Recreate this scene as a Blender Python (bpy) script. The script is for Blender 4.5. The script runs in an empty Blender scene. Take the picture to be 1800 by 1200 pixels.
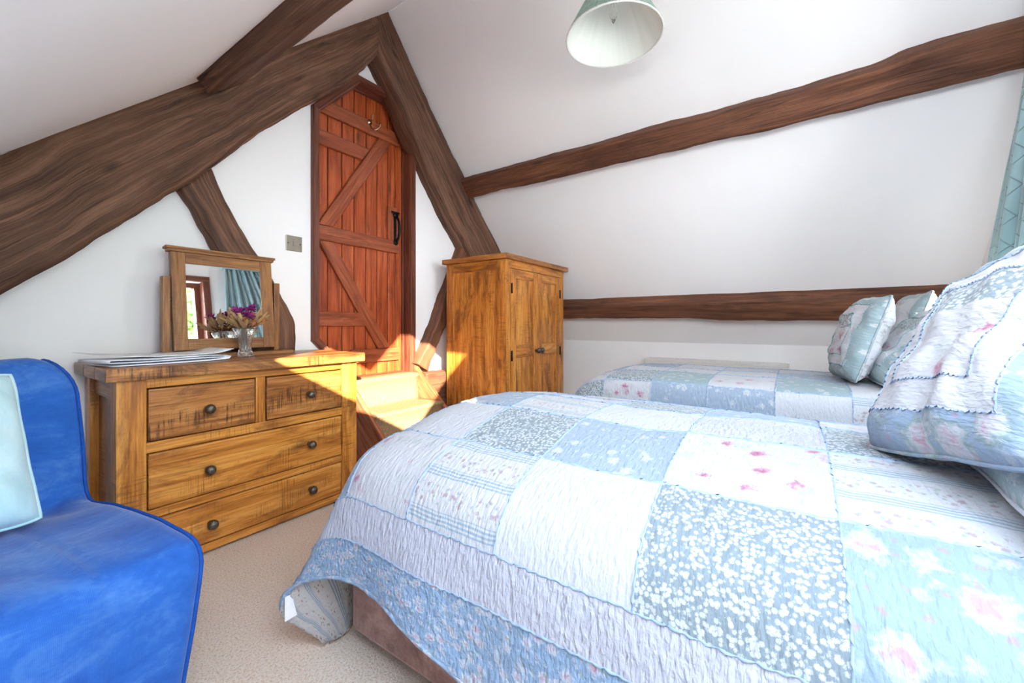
import bpy, bmesh, math, random
from mathutils import Vector, Matrix, noise as mnoise

random.seed(7)
C = bpy.context.scene.collection
SC = bpy.context.scene

# ------------------------------------------------------------------ camera, sky, sun, portals, exposure
cam_d = bpy.data.cameras.new('camera')
cam = bpy.data.objects.new('camera', cam_d)
C.objects.link(cam)
cam.location = (0, 0, 1.0)
fwd = Vector((.8256, .5643, 0)).normalized()
cam.rotation_euler = fwd.to_track_quat('-Z', 'Y').to_euler()
cam_d.sensor_width = 36.0
cam_d.lens = 36.0 * 717.0 / 1800.0
cam_d.shift_y = -30.0 / 1800.0
cam_d.clip_start = 0.02
SC.camera = cam

world = bpy.data.worlds.new('sky')
SC.world = world
world.use_nodes = True
bg = world.node_tree.nodes['Background']
wn = world.node_tree.nodes
wl = world.node_tree.links
wtc = wn.new('ShaderNodeTexCoord')
wsep = wn.new('ShaderNodeSeparateXYZ')
wramp = wn.new('ShaderNodeValToRGB')
wl.new(wtc.outputs['Generated'], wsep.inputs[0])
wl.new(wsep.outputs['Z'], wramp.inputs[0])
wl.new(wramp.outputs[0], bg.inputs['Color'])
wramp.color_ramp.elements[0].position = 0.0          # bright hazy horizon, deeper zenith
wramp.color_ramp.elements[0].color = (0.62, 0.66, 0.70, 1)
wramp.color_ramp.elements[1].position = 0.75
wramp.color_ramp.elements[1].color = (0.30, 0.36, 0.45, 1)
bg.inputs['Strength'].default_value = 6.0

sun_d = bpy.data.lights.new('sun', 'SUN')
sun = bpy.data.objects.new('sun', sun_d)
C.objects.link(sun)
sun_dir = Vector((.66, 1.0, -.386)).normalized()
sun.rotation_euler = sun_dir.to_track_quat('-Z', 'Y').to_euler()
sun_d.energy = 5.5
sun_d.angle = 0.009
sun_d.color = (1.0, .86, .66)

SC.view_settings.view_transform = 'Standard'
SC.view_settings.look = 'None'
SC.view_settings.gamma = 1.0
SC.view_settings.use_curve_mapping = False
SC.view_settings.exposure = 2.95
SC.cycles.max_bounces = 14
SC.cycles.diffuse_bounces = 9
SC.cycles.glossy_bounces = 5
SC.cycles.transmission_bounces = 8
SC.cycles.sample_clamp_indirect = 8.0


def portal(name, centre, normal, up, sx, sy):
    """Daylight portal standing in a window opening (sampling guide only)."""
    d = bpy.data.lights.new(name, 'AREA')
    d.shape = 'RECTANGLE'
    d.size, d.size_y = sx, sy
    d.cycles.is_portal = True
    o = bpy.data.objects.new(name, d)
    C.objects.link(o)
    z = -Vector(normal).normalized()
    y = Vector(up).normalized()
    x = y.cross(z).normalized()
    y = z.cross(x)
    o.matrix_world = Matrix(((x.x, y.x, z.x, centre[0]), (x.y, y.y, z.y, centre[1]), (x.z, y.z, z.z, centre[2]), (0, 0, 0, 1)))
    return o


# roof planes: left z = 1.4726 + .93 x ; right z = 5.5096 - 1.111 x
def zl(x): return 1.4726 + .93 * x
def zr(x): return 5.5096 - 1.111 * x
RIDGE = (1.978, 3.312)
YA, YC = 2.6, -.975          # truss wall, window wall
XN, XF = -.75, 4.22          # knee walls


# ------------------------------------------------------------------ material helpers
def lin(c):
    f = lambda v: (v / 12.92) if v <= .04045 else ((v + .055) / 1.055) ** 2.4
    return (f(c[0] / 255), f(c[1] / 255), f(c[2] / 255), 1)


class NT:
    def __init__(self, name):
        self.m = bpy.data.materials.new(name)
        self.m.use_nodes = True
        self.t = self.m.node_tree
        self.b = self.t.nodes['Principled BSDF']

    def n(self, typ, ins=None, **props):
        nd = self.t.nodes.new(typ)
        for k, v in props.items():
            setattr(nd, k, v)
        for k, v in (ins or {}).items():
            self.s(nd.inputs[k], v)
        return nd

    def s(self, sock, v):
        if isinstance(v, bpy.types.NodeSocket):
            self.t.links.new(v, sock)
        elif isinstance(v, bpy.types.Node):
            self.t.links.new(v.outputs[0], sock)
        else:
            sock.default_value = v

    def uv(self, sx=1, sy=1, off=(0, 0)):
        u = self.n('ShaderNodeUVMap')
        return self.n('ShaderNodeMapping', {'Vector': u, 'Scale': (sx, sy, 1), 'Location': (off[0], off[1], 0)}).outputs[0]

    def obj(self, s=1):
        u = self.n('ShaderNodeTexCoord')
        if not isinstance(s, tuple): s = (s, s, s)
        return self.n('ShaderNodeMapping', {'Vector': u.outputs['Object'], 'Scale': s}).outputs[0]

    def noise(self, vec, scale=1, detail=4, rough=.55, dist=0.0):
        return self.n('ShaderNodeTexNoise', {'Vector': vec, 'Scale': scale, 'Detail': detail, 'Roughness': rough, 'Distortion': dist}).outputs['Fac']

    def ramp(self, fac, stops, interp='LINEAR'):
        r = self.n('ShaderNodeValToRGB', {'Fac': fac})
        cr = r.color_ramp
        cr.interpolation = interp
        while len(cr.elements) < len(stops): cr.elements.new(.5)
        for e, (p, c) in zip(cr.elements, stops):
            e.position = p
            e.color = c if len(c) == 4 else (*c, 1)
        return r.outputs[0]

    def step(self, fac, a, b):
        return self.n('ShaderNodeMapRange', {'Value': fac, 'From Min': a, 'From Max': b, 'To Min': 0., 'To Max': 1.}).outputs[0]

    def mix(self, fac, a, b, mode='MIX'):
        m = self.n('ShaderNodeMix', data_type='RGBA', blend_type=mode)
        self.s(m.inputs[0], fac); self.s(m.inputs[6], a); self.s(m.inputs[7], b)
        return m.outputs[2]

    def math(self, op, a, b=0.0, c=0.0):
        m = self.n('ShaderNodeMath', operation=op)
        self.s(m.inputs[0], a); self.s(m.inputs[1], b); self.s(m.inputs[2], c)
        return m.outputs[0]

    def sep(self, vec):
        return self.n('ShaderNodeSeparateXYZ', {'Vector': vec}).outputs

    def bump(self, h, strength=.3, dist=.01):
        b = self.n('ShaderNodeBump', {'Height': h, 'Strength': strength, 'Distance': dist})
        self.s(self.b.inputs['Normal'], b)
        return b

    def out(self, col=None, rough=.6, spec=.5, **kw):
        if col is not None: self.s(self.b.inputs['Base Color'], col)
        self.s(self.b.inputs['Roughness'], rough)
        self.s(self.b.inputs['Specular IOR Level'], spec)
        for k, v in kw.items(): self.s(self.b.inputs[k.replace('_', ' ')], v)
        return self.m


def plain(name, rgb, rough=.5, spec=.5, var=.06, scale=30, bump=0.0, **kw):
    t = NT(name)
    nz = t.noise(t.obj(scale), 1, 4)
    c = lin(rgb)
    d = tuple(v * (1 - 2.2 * var) for v in c[:3]) + (1,)
    col = t.ramp(nz, [(.3, d), (.7, c)])
    if bump: t.bump(nz, bump, .004)
    return t.out(col, rough, spec, **kw)


def wood(name, dark, mid, light, grain=(1.3, 34), rough=.45, bump=.25, stain=None, stain_lv=(.5, .64), saw=0.0, knots=.0, spec=.4, dist=.8, coat=0.0, lines=.5, stain_op=.75, crack=0.0):
    t = NT(name)
    g1 = t.noise(t.uv(*grain), 1, 7, .62, dist)
    g2 = t.noise(t.uv(grain[0] * 3, grain[1] * 7), 1, 4, .65, .3)
    g = t.math('ADD', t.math('MULTIPLY', g1, .62), t.math('MULTIPLY', g2, .38))
    col = t.ramp(g, [(.37, lin(dark)), (.49, lin(mid)), (.61, lin(light))])
    if stain:
        s1 = t.noise(t.uv(2.6, 8), 1, 6, .7, .7)
        sm = t.step(s1, *stain_lv)
        col = t.mix(t.math('MULTIPLY', sm, stain_op), col, lin(stain))
    # dark pores: thin broken lines along the grain
    p = t.noise(t.uv(grain[0] * 2.2, grain[1] * 13), 1, 3, .6, .1)
    pm = t.step(p, .56, .68)
    col = t.mix(t.math('MULTIPLY', pm, lines), col, lin(tuple(x * .55 for x in dark)))
    if crack:
        cv = t.n('ShaderNodeTexVoronoi', {'Vector': t.uv(.8, 14), 'Scale': 1.0, 'Randomness': 1.0}, feature='DISTANCE_TO_EDGE')
        cm = t.math('MULTIPLY', t.math('SUBTRACT', 1.0, t.step(cv.outputs['Distance'], .012, .035)), t.step(t.noise(t.uv(1.7, 5, (5, 2)), 1, 3), .52, .60))
        col = t.mix(t.math('MULTIPLY', cm, crack), col, lin((30, 20, 16)))
        pl = t.step(t.noise(t.uv(1.1, 3.2, (2, 7)), 1, 4, .6), .50, .72)
        col = t.mix(t.math('MULTIPLY', pl, .55), col, lin(light))
    if saw:
        w = t.noise(t.uv(150, 6), 1, 2, .6)
        w2 = t.noise(t.uv(3.5, 6, (3, 1)), 1, 4, .65)
        sm = t.math('MULTIPLY', t.step(w, .50, .62), t.step(w2, .50, .60))
        col = t.mix(t.math('MULTIPLY', sm, saw), col, lin(tuple(x * .62 for x in dark)))
    if knots:
        v = t.n('ShaderNodeTexVoronoi', {'Vector': t.uv(2.6, 6.0), 'Scale': 1.0, 'Randomness': 1.0})
        kn = t.math('ADD', v.outputs['Distance'], t.math('MULTIPLY', t.math('SUBTRACT', g1, .5), .25))
        km = t.math('SUBTRACT', 1.0, t.step(kn, .05, .17))
        col = t.mix(t.math('MULTIPLY', km, knots), col, lin(tuple(x * .5 for x in dark)))
    t.bump(t.math('SUBTRACT', g, t.math('MULTIPLY', pm, .35)), bump, .004)
    return t.out(col, rough, spec, Coat_Weight=coat)


M = {}
M['beam'] = wood('aged_oak_beam', (72, 47, 35), (98, 66, 49), (138, 100, 76), (1.2, 30), .66, .8, (66, 44, 34), (.52, .76), knots=.8, dist=.8, lines=.6, crack=.8)
M['beam2'] = wood('aged_oak_purlin', (76, 44, 30), (104, 64, 45), (138, 90, 63), (1.4, 30), .66, .9, (62, 40, 31), (.50, .72), knots=.5, dist=.8, lines=.65, crack=.8)
M['pine'] = wood('waxed_rustic_pine', (146, 84, 32), (200, 128, 52), (228, 162, 80), (1.5, 18), .36, .2, (124, 70, 32), (.52, .66), saw=.55, knots=.75, coat=.12, lines=.35)
M['pine_dark'] = wood('waxed_dark_pine', (108, 62, 30), (166, 104, 50), (200, 138, 76), (1.5, 18), .36, .2, (84, 50, 32), (.49, .62), saw=.9, knots=.7, coat=.12, lines=.5)
M['pine_warm'] = wood('waxed_wardrobe_pine', (136, 78, 28), (192, 118, 44), (216, 150, 68), (1.4, 12), .4, .2, (104, 58, 27), (.49, .63), saw=.45, knots=.6, coat=.08, lines=.45)
M['mirror_wood'] = wood('brown_mirror_wood', (96, 58, 30), (140, 92, 50), (166, 116, 68), (3, 36), .42, .15, saw=.25, lines=.5)
M['door'] = wood('red_stained_pine', (118, 48, 20), (168, 74, 34), (194, 100, 52), (1.8, 24), .36, .2, (104, 44, 24), (.54, .70), knots=.9, coat=.12, lines=.4)
M['door_ledge'] = wood('red_stained_ledge', (106, 48, 27), (148, 72, 42), (172, 96, 62), (2.0, 28), .38, .2, (94, 46, 30), (.53, .68), coat=.08, lines=.45)
M['frame'] = wood('red_brown_frame', (66, 34, 24), (106, 58, 42), (132, 78, 58), (2.0, 28), .4, .2, lines=.4)
M['string'] = wood('red_brown_string', (110, 58, 36), (156, 92, 62), (182, 118, 84), (2.0, 30), .4, .1, lines=.3)

t = NT('white_wall_paint')
nz = t.noise(t.obj(1.3), 1, 3)
t.bump(t.noise(t.obj(6), 1, 5), .12, .02)
M['wall'] = t.out(t.ramp(nz, [(.3, lin((245, 244, 244))), (.7, lin((249, 248, 248)))]), .85, .2)

t = NT('speckled_beige_carpet')
u = t.obj(150)
c1 = t.noise(u, 1, 3, .8)
t.bump(c1, .8, .012)
M['carpet'] = t.out(t.ramp(c1, [(.30, lin((196, 166, 138))), (.46, lin((246, 224, 200))), (.62, lin((252, 244, 232)))]), .95, .1)
t = NT('brown_stair_carpet')
c1 = t.noise(t.obj(230), 1, 3, .8)
t.bump(c1, .6, .008)
M['stair'] = t.out(t.ramp(c1, [(.32, lin((104, 78, 54))), (.5, lin((156, 124, 92))), (.66, lin((188, 158, 124)))]), .95, .1)

M['iron'] = plain('black_iron', (28, 28, 30), .45, .5, .15, 60, .2, Metallic=.6)
M['pewter'] = plain('hammered_pewter', (118, 112, 102), .38, .5, .25, 140, .6, Metallic=.85)
M['brass'] = plain('polished_nickel_brass', (214, 196, 168), .2, .5, .05, 30, Metallic=1.0)
M['bronze'] = plain('bronze_switch_metal', (158, 148, 136), .38, .5, .06, 40, Metallic=.75)
M['white_metal'] = plain('cream_radiator_enamel', (228, 226, 220), .4, .4, .02)
M['paper'] = plain('white_paper', (244, 245, 250), .7, .2, .01, 8)
M['paper_line'] = plain('teal_paper_edge', (150, 200, 205), .7, .2, .02)
M['black_plastic'] = plain('black_caster_plastic', (22, 22, 24), .4)
M['flex'] = plain('white_flex', (230, 230, 228), .5)
M['tag'] = plain('white_satin_tag', (236, 236, 244), .6)
M['leaf_dry'] = plain('dried_tan_leaf', (214, 176, 128), .7, .2, .2, 25, .2)
M['petal_purple'] = plain('dried_purple_flower', (176, 62, 148), .8, .2, .3, 60)
M['petal_rust'] = plain('dried_rust_flower', (206, 140, 92), .8, .2, .25, 80)
M['stem_dry'] = plain('dried_brown_stem', (110, 82, 56), .8)
M['mortar'] = plain('white_shade_lining', (240, 240, 232), .8, .2, .01, 8)

t = NT('silvered_mirror')
nz = t.noise(t.obj(3), 1, 2)
M['mirror'] = t.out(t.ramp(nz, [(.3, (.93, .95, .94)), (.7, (.95, .96, .96))]), .01, .5, Metallic=1.0)

t = NT('cut_crystal')
v = t.n('ShaderNodeTexVoronoi', {'Vector': t.obj(75), 'Scale': 1.0}, feature='DISTANCE_TO_EDGE')
t.bump(v.outputs['Distance'], .35, .006)
M['crystal'] = t.out((1, 1, 1, 1), .0, .8, Transmission_Weight=.93, IOR=1.45)
t = NT('clear_bulb_glass')
nz = t.noise(t.obj(10), 1, 2)
t.bump(nz, .05, .002)
M['bulb'] = t.out((1, 1, 1, 1), .02, .5, Transmission_Weight=1.0, IOR=1.3)
t = NT('window_pane_glass')
nz = t.noise(t.obj(2), 1, 2)
tr = t.n('ShaderNodeBsdfTransparent', {'Color': t.ramp(nz, [(.3, (.95, .97, .96)), (.7, (.97, .98, .97))])})
gl = t.n('ShaderNodeBsdfGlossy', {'Color': (1, 1, 1, 1), 'Roughness': .01})
mx = t.n('ShaderNodeMixShader', {0: .05, 1: tr, 2: gl})
t.t.links.new(mx.outputs[0], t.t.nodes['Material Output'].inputs['Surface'])
M['pane'] = t.m

# blue corduroy slip cover
t = NT('blue_corduroy')
u = t.uv(1, 1)
w = t.n('ShaderNodeTexWave', {'Vector': u, 'Scale': 110.0, 'Distortion': .6, 'Detail': 1.0}, wave_type='BANDS', bands_direction='X')
n1 = t.noise(t.uv(5, 9), 1, 6, .65, .8)
n2 = t.noise(t.uv(60, 60), 1, 3, .6)
f = t.math('ADD', t.math('MULTIPLY', n1, .8), t.math('MULTIPLY', n2, .2))
col = t.ramp(f, [(.30, lin((32, 80, 158))), (.50, lin((44, 98, 180))), (.72, lin((86, 134, 200)))])
hh = t.math('ADD', t.math('MULTIPLY', w.outputs['Fac'], .12), t.math('MULTIPLY', n1, 1.2))
t.bump(hh, .35, .006)
M['blue'] = t.out(col, .85, .15, Sheen_Weight=.35, Sheen_Roughness=.4)
M['blue_pipe'] = plain('blue_piping', (30, 84, 172), .8, .2, .15, 60)
t = NT('pale_aqua_cotton')
n1 = t.noise(t.uv(7, 4), 1, 6, .65, .6)
t.bump(n1, .5, .012)
M['aqua'] = t.out(t.ramp(n1, [(.3, lin((160, 204, 214))), (.7, lin((204, 228, 232)))]), .85, .15, Sheen_Weight=.3)

t = NT('taupe_suede')
n1 = t.noise(t.uv(7, 7), 1, 6, .6, 1.5)
n2 = t.noise(t.uv(90, 90), 1, 3, .6)
f = t.math('ADD', t.math('MULTIPLY', n1, .8), t.math('MULTIPLY', n2, .2))
M['suede'] = t.out(t.ramp(f, [(.36, lin((112, 80, 70))), (.5, lin((146, 110, 98))), (.64, lin((176, 142, 130)))]), .8, .2, Sheen_Weight=.3)

# teal satin with a stitched diamond lattice
t = NT('teal_satin_curtain')
xs = t.sep(t.uv(1, 1))
a = t.math('ADD', t.math('MULTIPLY', xs[0], 7.0), t.math('MULTIPLY', xs[1], 8.0))
b = t.math('SUBTRACT', t.math('MULTIPLY', xs[0], 7.0), t.math('MULTIPLY', xs[1], 8.0))
def cell(v): return t.math('ABSOLUTE', t.math('SUBTRACT', t.math('FRACT', v), .5))
line = t.math('MAXIMUM', t.step(cell(a), .47, .5), t.step(cell(b), .47, .5))
puff = t.math('SUBTRACT', 0.0, line)
t.bump(t.math('ADD', puff, t.math('MULTIPLY', t.noise(t.uv(9, 9), 1, 3), .5)), .6, .012)
nz = t.noise(t.uv(5, 2), 1, 3)
col = t.mix(t.math('MULTIPLY', line, .55), t.ramp(nz, [(.3, lin((128, 164, 172))), (.7, lin((160, 190, 194)))]), lin((92, 126, 136)))
M['curtain'] = t.out(col, .38, .5, Sheen_Weight=.4)

t = NT('sage_pleated_silk')
nz = t.noise(t.uv(40, 3), 1, 4)
M['shade'] = t.out(t.ramp(nz, [(.3, lin((128, 156, 142))), (.7, lin((166, 188, 176)))]), .55, .35)
t = NT('white_shade_lining')
nz = t.noise(t.uv(2, 30), 1, 3)
M['shade_in'] = t.out(t.ramp(nz, [(.3, lin((226, 230, 222))), (.7, lin((238, 240, 234)))]), .7, .2)

t = NT('garden_leaf')
nz = t.noise(t.obj(2.5), 1, 3)
M['leaf'] = t.out(t.ramp(nz, [(.3, lin((74, 112, 42))), (.7, lin((140, 170, 84)))]), .6, .3)
M['bark'] = plain('tree_bark', (92, 76, 60), .9, .2, .25, 12, .5)


# patchwork fabrics -------------------------------------------------
def quilted(t, extra=None, strength=.55):
    """Rows of stitching: long soft channels with puckers between."""
    w = t.noise(t.uv(38, 95), 1, 3, .5, .25)
    w2 = t.noise(t.uv(9, 14), 1, 3, .5)
    h = t.math('ADD', w, t.math('MULTIPLY', w2, .8))
    t.bump(h, strength, .012)
    return w


def blobs(t, vec_scale, size, seed=0.0, soft=.25):
    v = t.n('ShaderNodeTexVoronoi', {'Vector': t.uv(vec_scale, vec_scale, (seed, seed * .7)), 'Scale': 1.0, 'Randomness': .9})
    nz = t.noise(t.uv(vec_scale * 5, vec_scale * 5), 1, 3)
    d = t.math('ADD', v.outputs['Distance'], t.math('MULTIPLY', t.math('SUBTRACT', nz, .5), .6))
    return t.math('SUBTRACT', 1.0, t.step(d, size, size + soft)), v


def fabric(name, base, layers, speck=None, stripes=None, strength=.55):
    """layers: (frequency, size, colour, seed, opacity) ; stripes: (per metre, colour)"""
    t = NT(name)
    nz = t.noise(t.uv(14, 14), 1, 3)
    col = t.mix(nz, lin(base), lin(tuple(max(0, c - 8) for c in base)))
    if stripes:
        y = t.sep(t.uv(1, 1))[stripes[2] if len(stripes) > 2 else 0]
        fr = t.math('FRACT', t.math('MULTIPLY', y, stripes[0]))
        band = t.math('MULTIPLY', t.step(fr, .10, .13), t.math('SUBTRACT', 1.0, t.step(fr, .38, .41)))
        fine = t.step(t.math('FRACT', t.math('MULTIPLY', y, stripes[0] * 12)), .45, .55)
        col = t.mix(t.math('MULTIPLY', t.math('MULTIPLY', band, fine), .75), col, lin(stripes[1]))
        for fq, size, c, seed, op in layers:
            m, _ = blobs(t, fq, size, seed, .12)
            m = t.math('MULTIPLY', m, t.math('SUBTRACT', 1.0, t.step(t.math('ABSOLUTE', t.math('SUBTRACT', fr, .7)), .18, .24)))
            col = t.mix(t.math('MULTIPLY', m, op), col, lin(c))
    else:
        for fq, size, c, seed, op in layers:
            m, _ = blobs(t, fq, size, seed, .14)
            col = t.mix(t.math('MULTIPLY', m, op), col, lin(c))
    if speck:
        m, _ = blobs(t, speck[0], speck[1], 3.3, .2)
        col = t.mix(t.math('MULTIPLY', m, speck[3]), col, lin(speck[2]))
    quilted(t, strength=strength)
    col = t.mix(1.0, col, (.53, .54, .56, 1), 'MULTIPLY')
    return t.out(col, .9, .15, Sheen_Weight=.15)


FAB = {
    'white': fabric('plain_white_cotton', (246, 246, 248), []),
    'roses': fabric('white_rose_print', (246, 245, 246), [(15, .22, (206, 216, 208), 5.1, .45), (13, .17, (232, 176, 196), 1.0, .75), (13, .08, (206, 104, 142), 1.0, .75)]),
    'stripes': fabric('striped_floral_print', (246, 245, 245), [(55, .24, (206, 172, 176), 2.0, .75), (70, .2, (170, 192, 172), 6.0, .6)], stripes=(9.0, (164, 196, 214))),
    'grey': fabric('grey_leaf_print', (170, 184, 188), [(120, .42, (240, 244, 245), 4.0, .95)]),
    'daisy': fabric('blue_daisy_print', (194, 210, 226), [(19, .20, (242, 247, 250), 3.0, .9), (38, .14, (228, 238, 246), 8.0, .6), (19, .05, (212, 212, 170), 3.0, .5)]),
    'bluerose': fabric('blue_rose_print', (184, 206, 228), [(13, .42, (170, 194, 164), 2.7, .5), (13, .30, (238, 238, 242), 2.7, .8), (13, .13, (230, 172, 194), 2.7, .75), (31, .12, (226, 166, 190), 5.7, .5), (27, .20, (226, 234, 242), 9.1, .6)]),
    'lilac': fabric('quilted_white_border', (240, 240, 250), [], strength=.9),
    'border': fabric('blue_ditsy_border', (178, 208, 238), [(30, .34, (238, 243, 250), 1.2, .8), (30, .12, (236, 176, 198), 1.2, .75), (38, .18, (184, 212, 196), 7.7, .4), (52, .22, (232, 240, 250), 4.1, .6)], strength=.9),
    'lining': fabric('striped_floral_lining', (232, 226, 220), [(46, .20, (184, 110, 104), 2.0, .85), (60, .2, (140, 158, 122), 6.0, .7)], stripes=(9.0, (120, 156, 180))),
    'teal': fabric('teal_ditsy_print', (190, 212, 214), [(26, .24, (240, 246, 244), 1.9, .85), (26, .08, (228, 200, 200), 1.9, .7)]),
}
M['ruffle'] = plain('blue_seam_ruffle', (164, 186, 212), .9, .1, .15, 60)
M['ruffle_teal'] = plain('teal_seam_ruffle', (152, 190, 196), .9, .1, .15, 60)


# ------------------------------------------------------------------ geometry helpers
BASE = {}


def tag(o, label, cat, group=None, kind=None):
    o['label'] = label
    o['category'] = cat
    if group: o['group'] = group
    if kind: o['kind'] = kind
    return o


def thing(name, label, cat, loc, group=None, kind=None):
    o = bpy.data.objects.new(name, None)
    o.empty_display_size = .05
    C.objects.link(o)
    o.location = loc
    BASE[o.name] = Vector(loc)
    return tag(o, label, cat, group, kind)


def obj(name, bm, mats, parent=None, base=None, smooth=False, label=None):
    """Link a bmesh authored in world coordinates as one object; parts share their thing's base."""
    b = BASE[parent.name] if parent else Vector(base or (0, 0, 0))
    bmesh.ops.translate(bm, verts=bm.verts, vec=-b)
    me = bpy.data.meshes.new(name)
    bm.to_mesh(me)
    bm.free()
    if not isinstance(mats, (list, tuple)): mats = [mats]
    for m in mats: me.materials.append(m)
    if smooth:
        for p in me.polygons: p.use_smooth = True
    o = bpy.data.objects.new(name, me)
    C.objects.link(o)
    if parent:
        o.parent = parent
    else:
        o.location = b
    BASE[o.name] = b
    if label: o['label'] = label
    return o


def nb(): 
    bm = bmesh.new()
    bm.loops.layers.uv.new('UVMap')
    return bm


def merge(bm, tmp):
    me = bpy.data.meshes.new('tmp')
    tmp.to_mesh(me)
    tmp.free()
    bm.from_mesh(me)
    bpy.data.meshes.remove(me)


def boxuv(bm, axis, off=None, faces=None):
    uvl = bm.loops.layers.uv.get('UVMap') or bm.loops.layers.uv.new('UVMap')
    if off is None: off = (random.uniform(0, 20), random.uniform(0, 20))
    for f in (faces or bm.faces):
        n = f.normal
        others = [a for a in range(3) if a != axis]
        if abs(n[axis]) > .8:
            for l in f.loops: l[uvl].uv = (l.vert.co[others[0]] + off[0], l.vert.co[others[1]] + off[1])
        else:
            v = others[0] if abs(n[others[0]]) < abs(n[others[1]]) else others[1]
            for l in f.loops: l[uvl].uv = (l.vert.co[axis] + off[0], l.vert.co[v] + off[1] + (.37 if v == others[0] else 0))


def box(bm, x0, x1, y0, y1, z0, z1, bev=.004, axis=None, mat=0, mx=None):
    t = bmesh.new()
    bmesh.ops.create_cube(t, size=1)
    for v in t.verts:
        v.co = ((x0 + x1) / 2 + v.co.x * (x1 - x0), (y0 + y1) / 2 + v.co.y * (y1 - y0), (z0 + z1) / 2 + v.co.z * (z1 - z0))
    if bev: bmesh.ops.bevel(t, geom=list(t.edges), offset=bev, segments=2, affect='EDGES', profile=.6)
    t.normal_update()
    if axis is None:
        d = (x1 - x0, y1 - y0, z1 - z0)
        axis = d.index(max(d))
    boxuv(t, axis)
    for f in t.faces: f.material_index = mat
    if mx: bmesh.ops.transform(t, matrix=mx, verts=t.verts)
    merge(bm, t)


def prism(bm, pts, y0, y1, bev=.003, axis=0, grain=None, mat=0, uvoff=None):
    """Polygon pts=(x,z) extruded from y0 to y1. grain: direction (dx,dz) of the wood."""
    t = bmesh.new()
    a = [t.verts.new((p[0], y0, p[1])) for p in pts]
    b = [t.verts.new((p[0], y1, p[1])) for p in pts]
    n = len(pts)
    t.faces.new(a); t.faces.new(b[::-1])
    for i in range(n): t.faces.new((a[i], b[i], b[(i + 1) % n], a[(i + 1) % n]))
    bmesh.ops.recalc_face_normals(t, faces=t.faces)
    if bev: bmesh.ops.bevel(t, geom=list(t.edges), offset=bev, segments=1, affect='EDGES')
    t.normal_update()
    uvl = t.loops.layers.uv.new('UVMap')
    off = uvoff or (random.uniform(0, 20), random.uniform(0, 20))
    g = Vector(grain or ((1, 0) if axis == 0 else (0, 1))).normalized()
    for f in t.faces:
        for l in f.loops:
            c = l.vert.co
            l[uvl].uv = (c.x * g.x + c.z * g.y + off[0], -c.x * g.y + c.z * g.x + off[1] + (c.y if abs(f.normal.y) < .5 else 0))
        f.material_index = mat
    merge(bm, t)


def loft(bm, rings, cap=True, mat=0, closed=True, uvoff=None, swap=False):
    t = bmesh.new()
    uvl = t.loops.layers.uv.new('UVMap')
    off = uvoff or (random.uniform(0, 20), random.uniform(0, 20))
    vs = [[t.verts.new(p) for p in r] for r in rings]
    n = len(rings[0])
    u = 0
    us = [0]
    for i in range(1, len(rings)):
        u += (sum((Vector(p) for p in rings[i]), Vector()) / n - sum((Vector(p) for p in rings[i - 1]), Vector()) / n).length
        us.append(u)
    mid = rings[len(rings) // 2]
    vv = [0]
    for j in range(1, n + 1): vv.append(vv[-1] + (Vector(mid[j % n]) - Vector(mid[j - 1])).length)
    for i in range(len(rings) - 1):
        for j in range(n if closed else n - 1):
            k = (j + 1) % n
            f = t.faces.new((vs[i][j], vs[i + 1][j], vs[i + 1][k], vs[i][k]))
            uvs = ((us[i], vv[j]), (us[i + 1], vv[j]), (us[i + 1], vv[j + 1]), (us[i], vv[j + 1]))
            for l, q in zip(f.loops, uvs):
                l[uvl].uv = (q[0] + off[0], q[1] + off[1]) if not swap else (q[1] + off[0], q[0] + off[1])
            f.smooth = True
            f.material_index = mat
    if cap and closed:
        for r in (vs[0], vs[-1]):
            f = t.faces.new(r)
            for l in f.loops: l[uvl].uv = (l.vert.co.x + l.vert.co.y + off[0], l.vert.co.z + off[1])
            f.material_index = mat
    bmesh.ops.recalc_face_normals(t, faces=t.faces)
    merge(bm, t)


def tube(bm, pts, r, seg=8, mat=0, taper=None):
    pts = [Vector(p) for p in pts]
    rings = []
    ref = None
    for i, p in enumerate(pts):
        d = (pts[min(i + 1, len(pts) - 1)] - pts[max(i - 1, 0)]).normalized()
        if ref is None:
            ref = d.orthogonal().normalized()
        ref = (ref - d * ref.dot(d)).normalized()
        s = d.cross(ref)
        rr = r * (taper[i] if taper else 1)
        rings.append([p + (ref * math.cos(2 * math.pi * k / seg) + s * math.sin(2 * math.pi * k / seg)) * rr for k in range(seg)])
    loft(bm, rings, mat=mat)


def lathe(bm, prof, centre, axis=Vector((0, 0, 1)), seg=24, mat=0, fn=None):
    """prof: (radius, height) along axis from centre."""
    axis = Vector(axis).normalized()
    e1 = axis.orthogonal().normalized()
    e2 = axis.cross(e1)
    c = Vector(centre)
    rings = []
    for r, h in prof:
        ring = []
        for k in range(seg):
            a = 2 * math.pi * k / seg
            rr = max(r, 1e-5) * (fn(a, h) if fn else 1)
            ring.append(c + axis * h + (e1 * math.cos(a) + e2 * math.sin(a)) * rr)
        rings.append(ring)
    loft(bm, rings, mat=mat)


def nz3(p, s, seed=0.0):
    return mnoise.noise(Vector((p[0] * s + seed, p[1] * s + seed * 1.7, p[2] * s - seed)))


def interp(pts, t):
    """Catmull-Rom through pts at t in 0..1 by index."""
    n = len(pts) - 1
    x = max(0, min(.99999, t)) * n
    i = int(x)
    f = x - i
    p0, p1, p2, p3 = (Vector(pts[max(0, min(n, i + k))]) for k in (-1, 0, 1, 2))
    return .5 * ((2 * p1) + (p2 - p0) * f + (2 * p0 - 5 * p1 + 4 * p2 - p3) * f * f + (3 * p1 - p0 - 3 * p2 + p3) * f ** 3)


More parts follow.
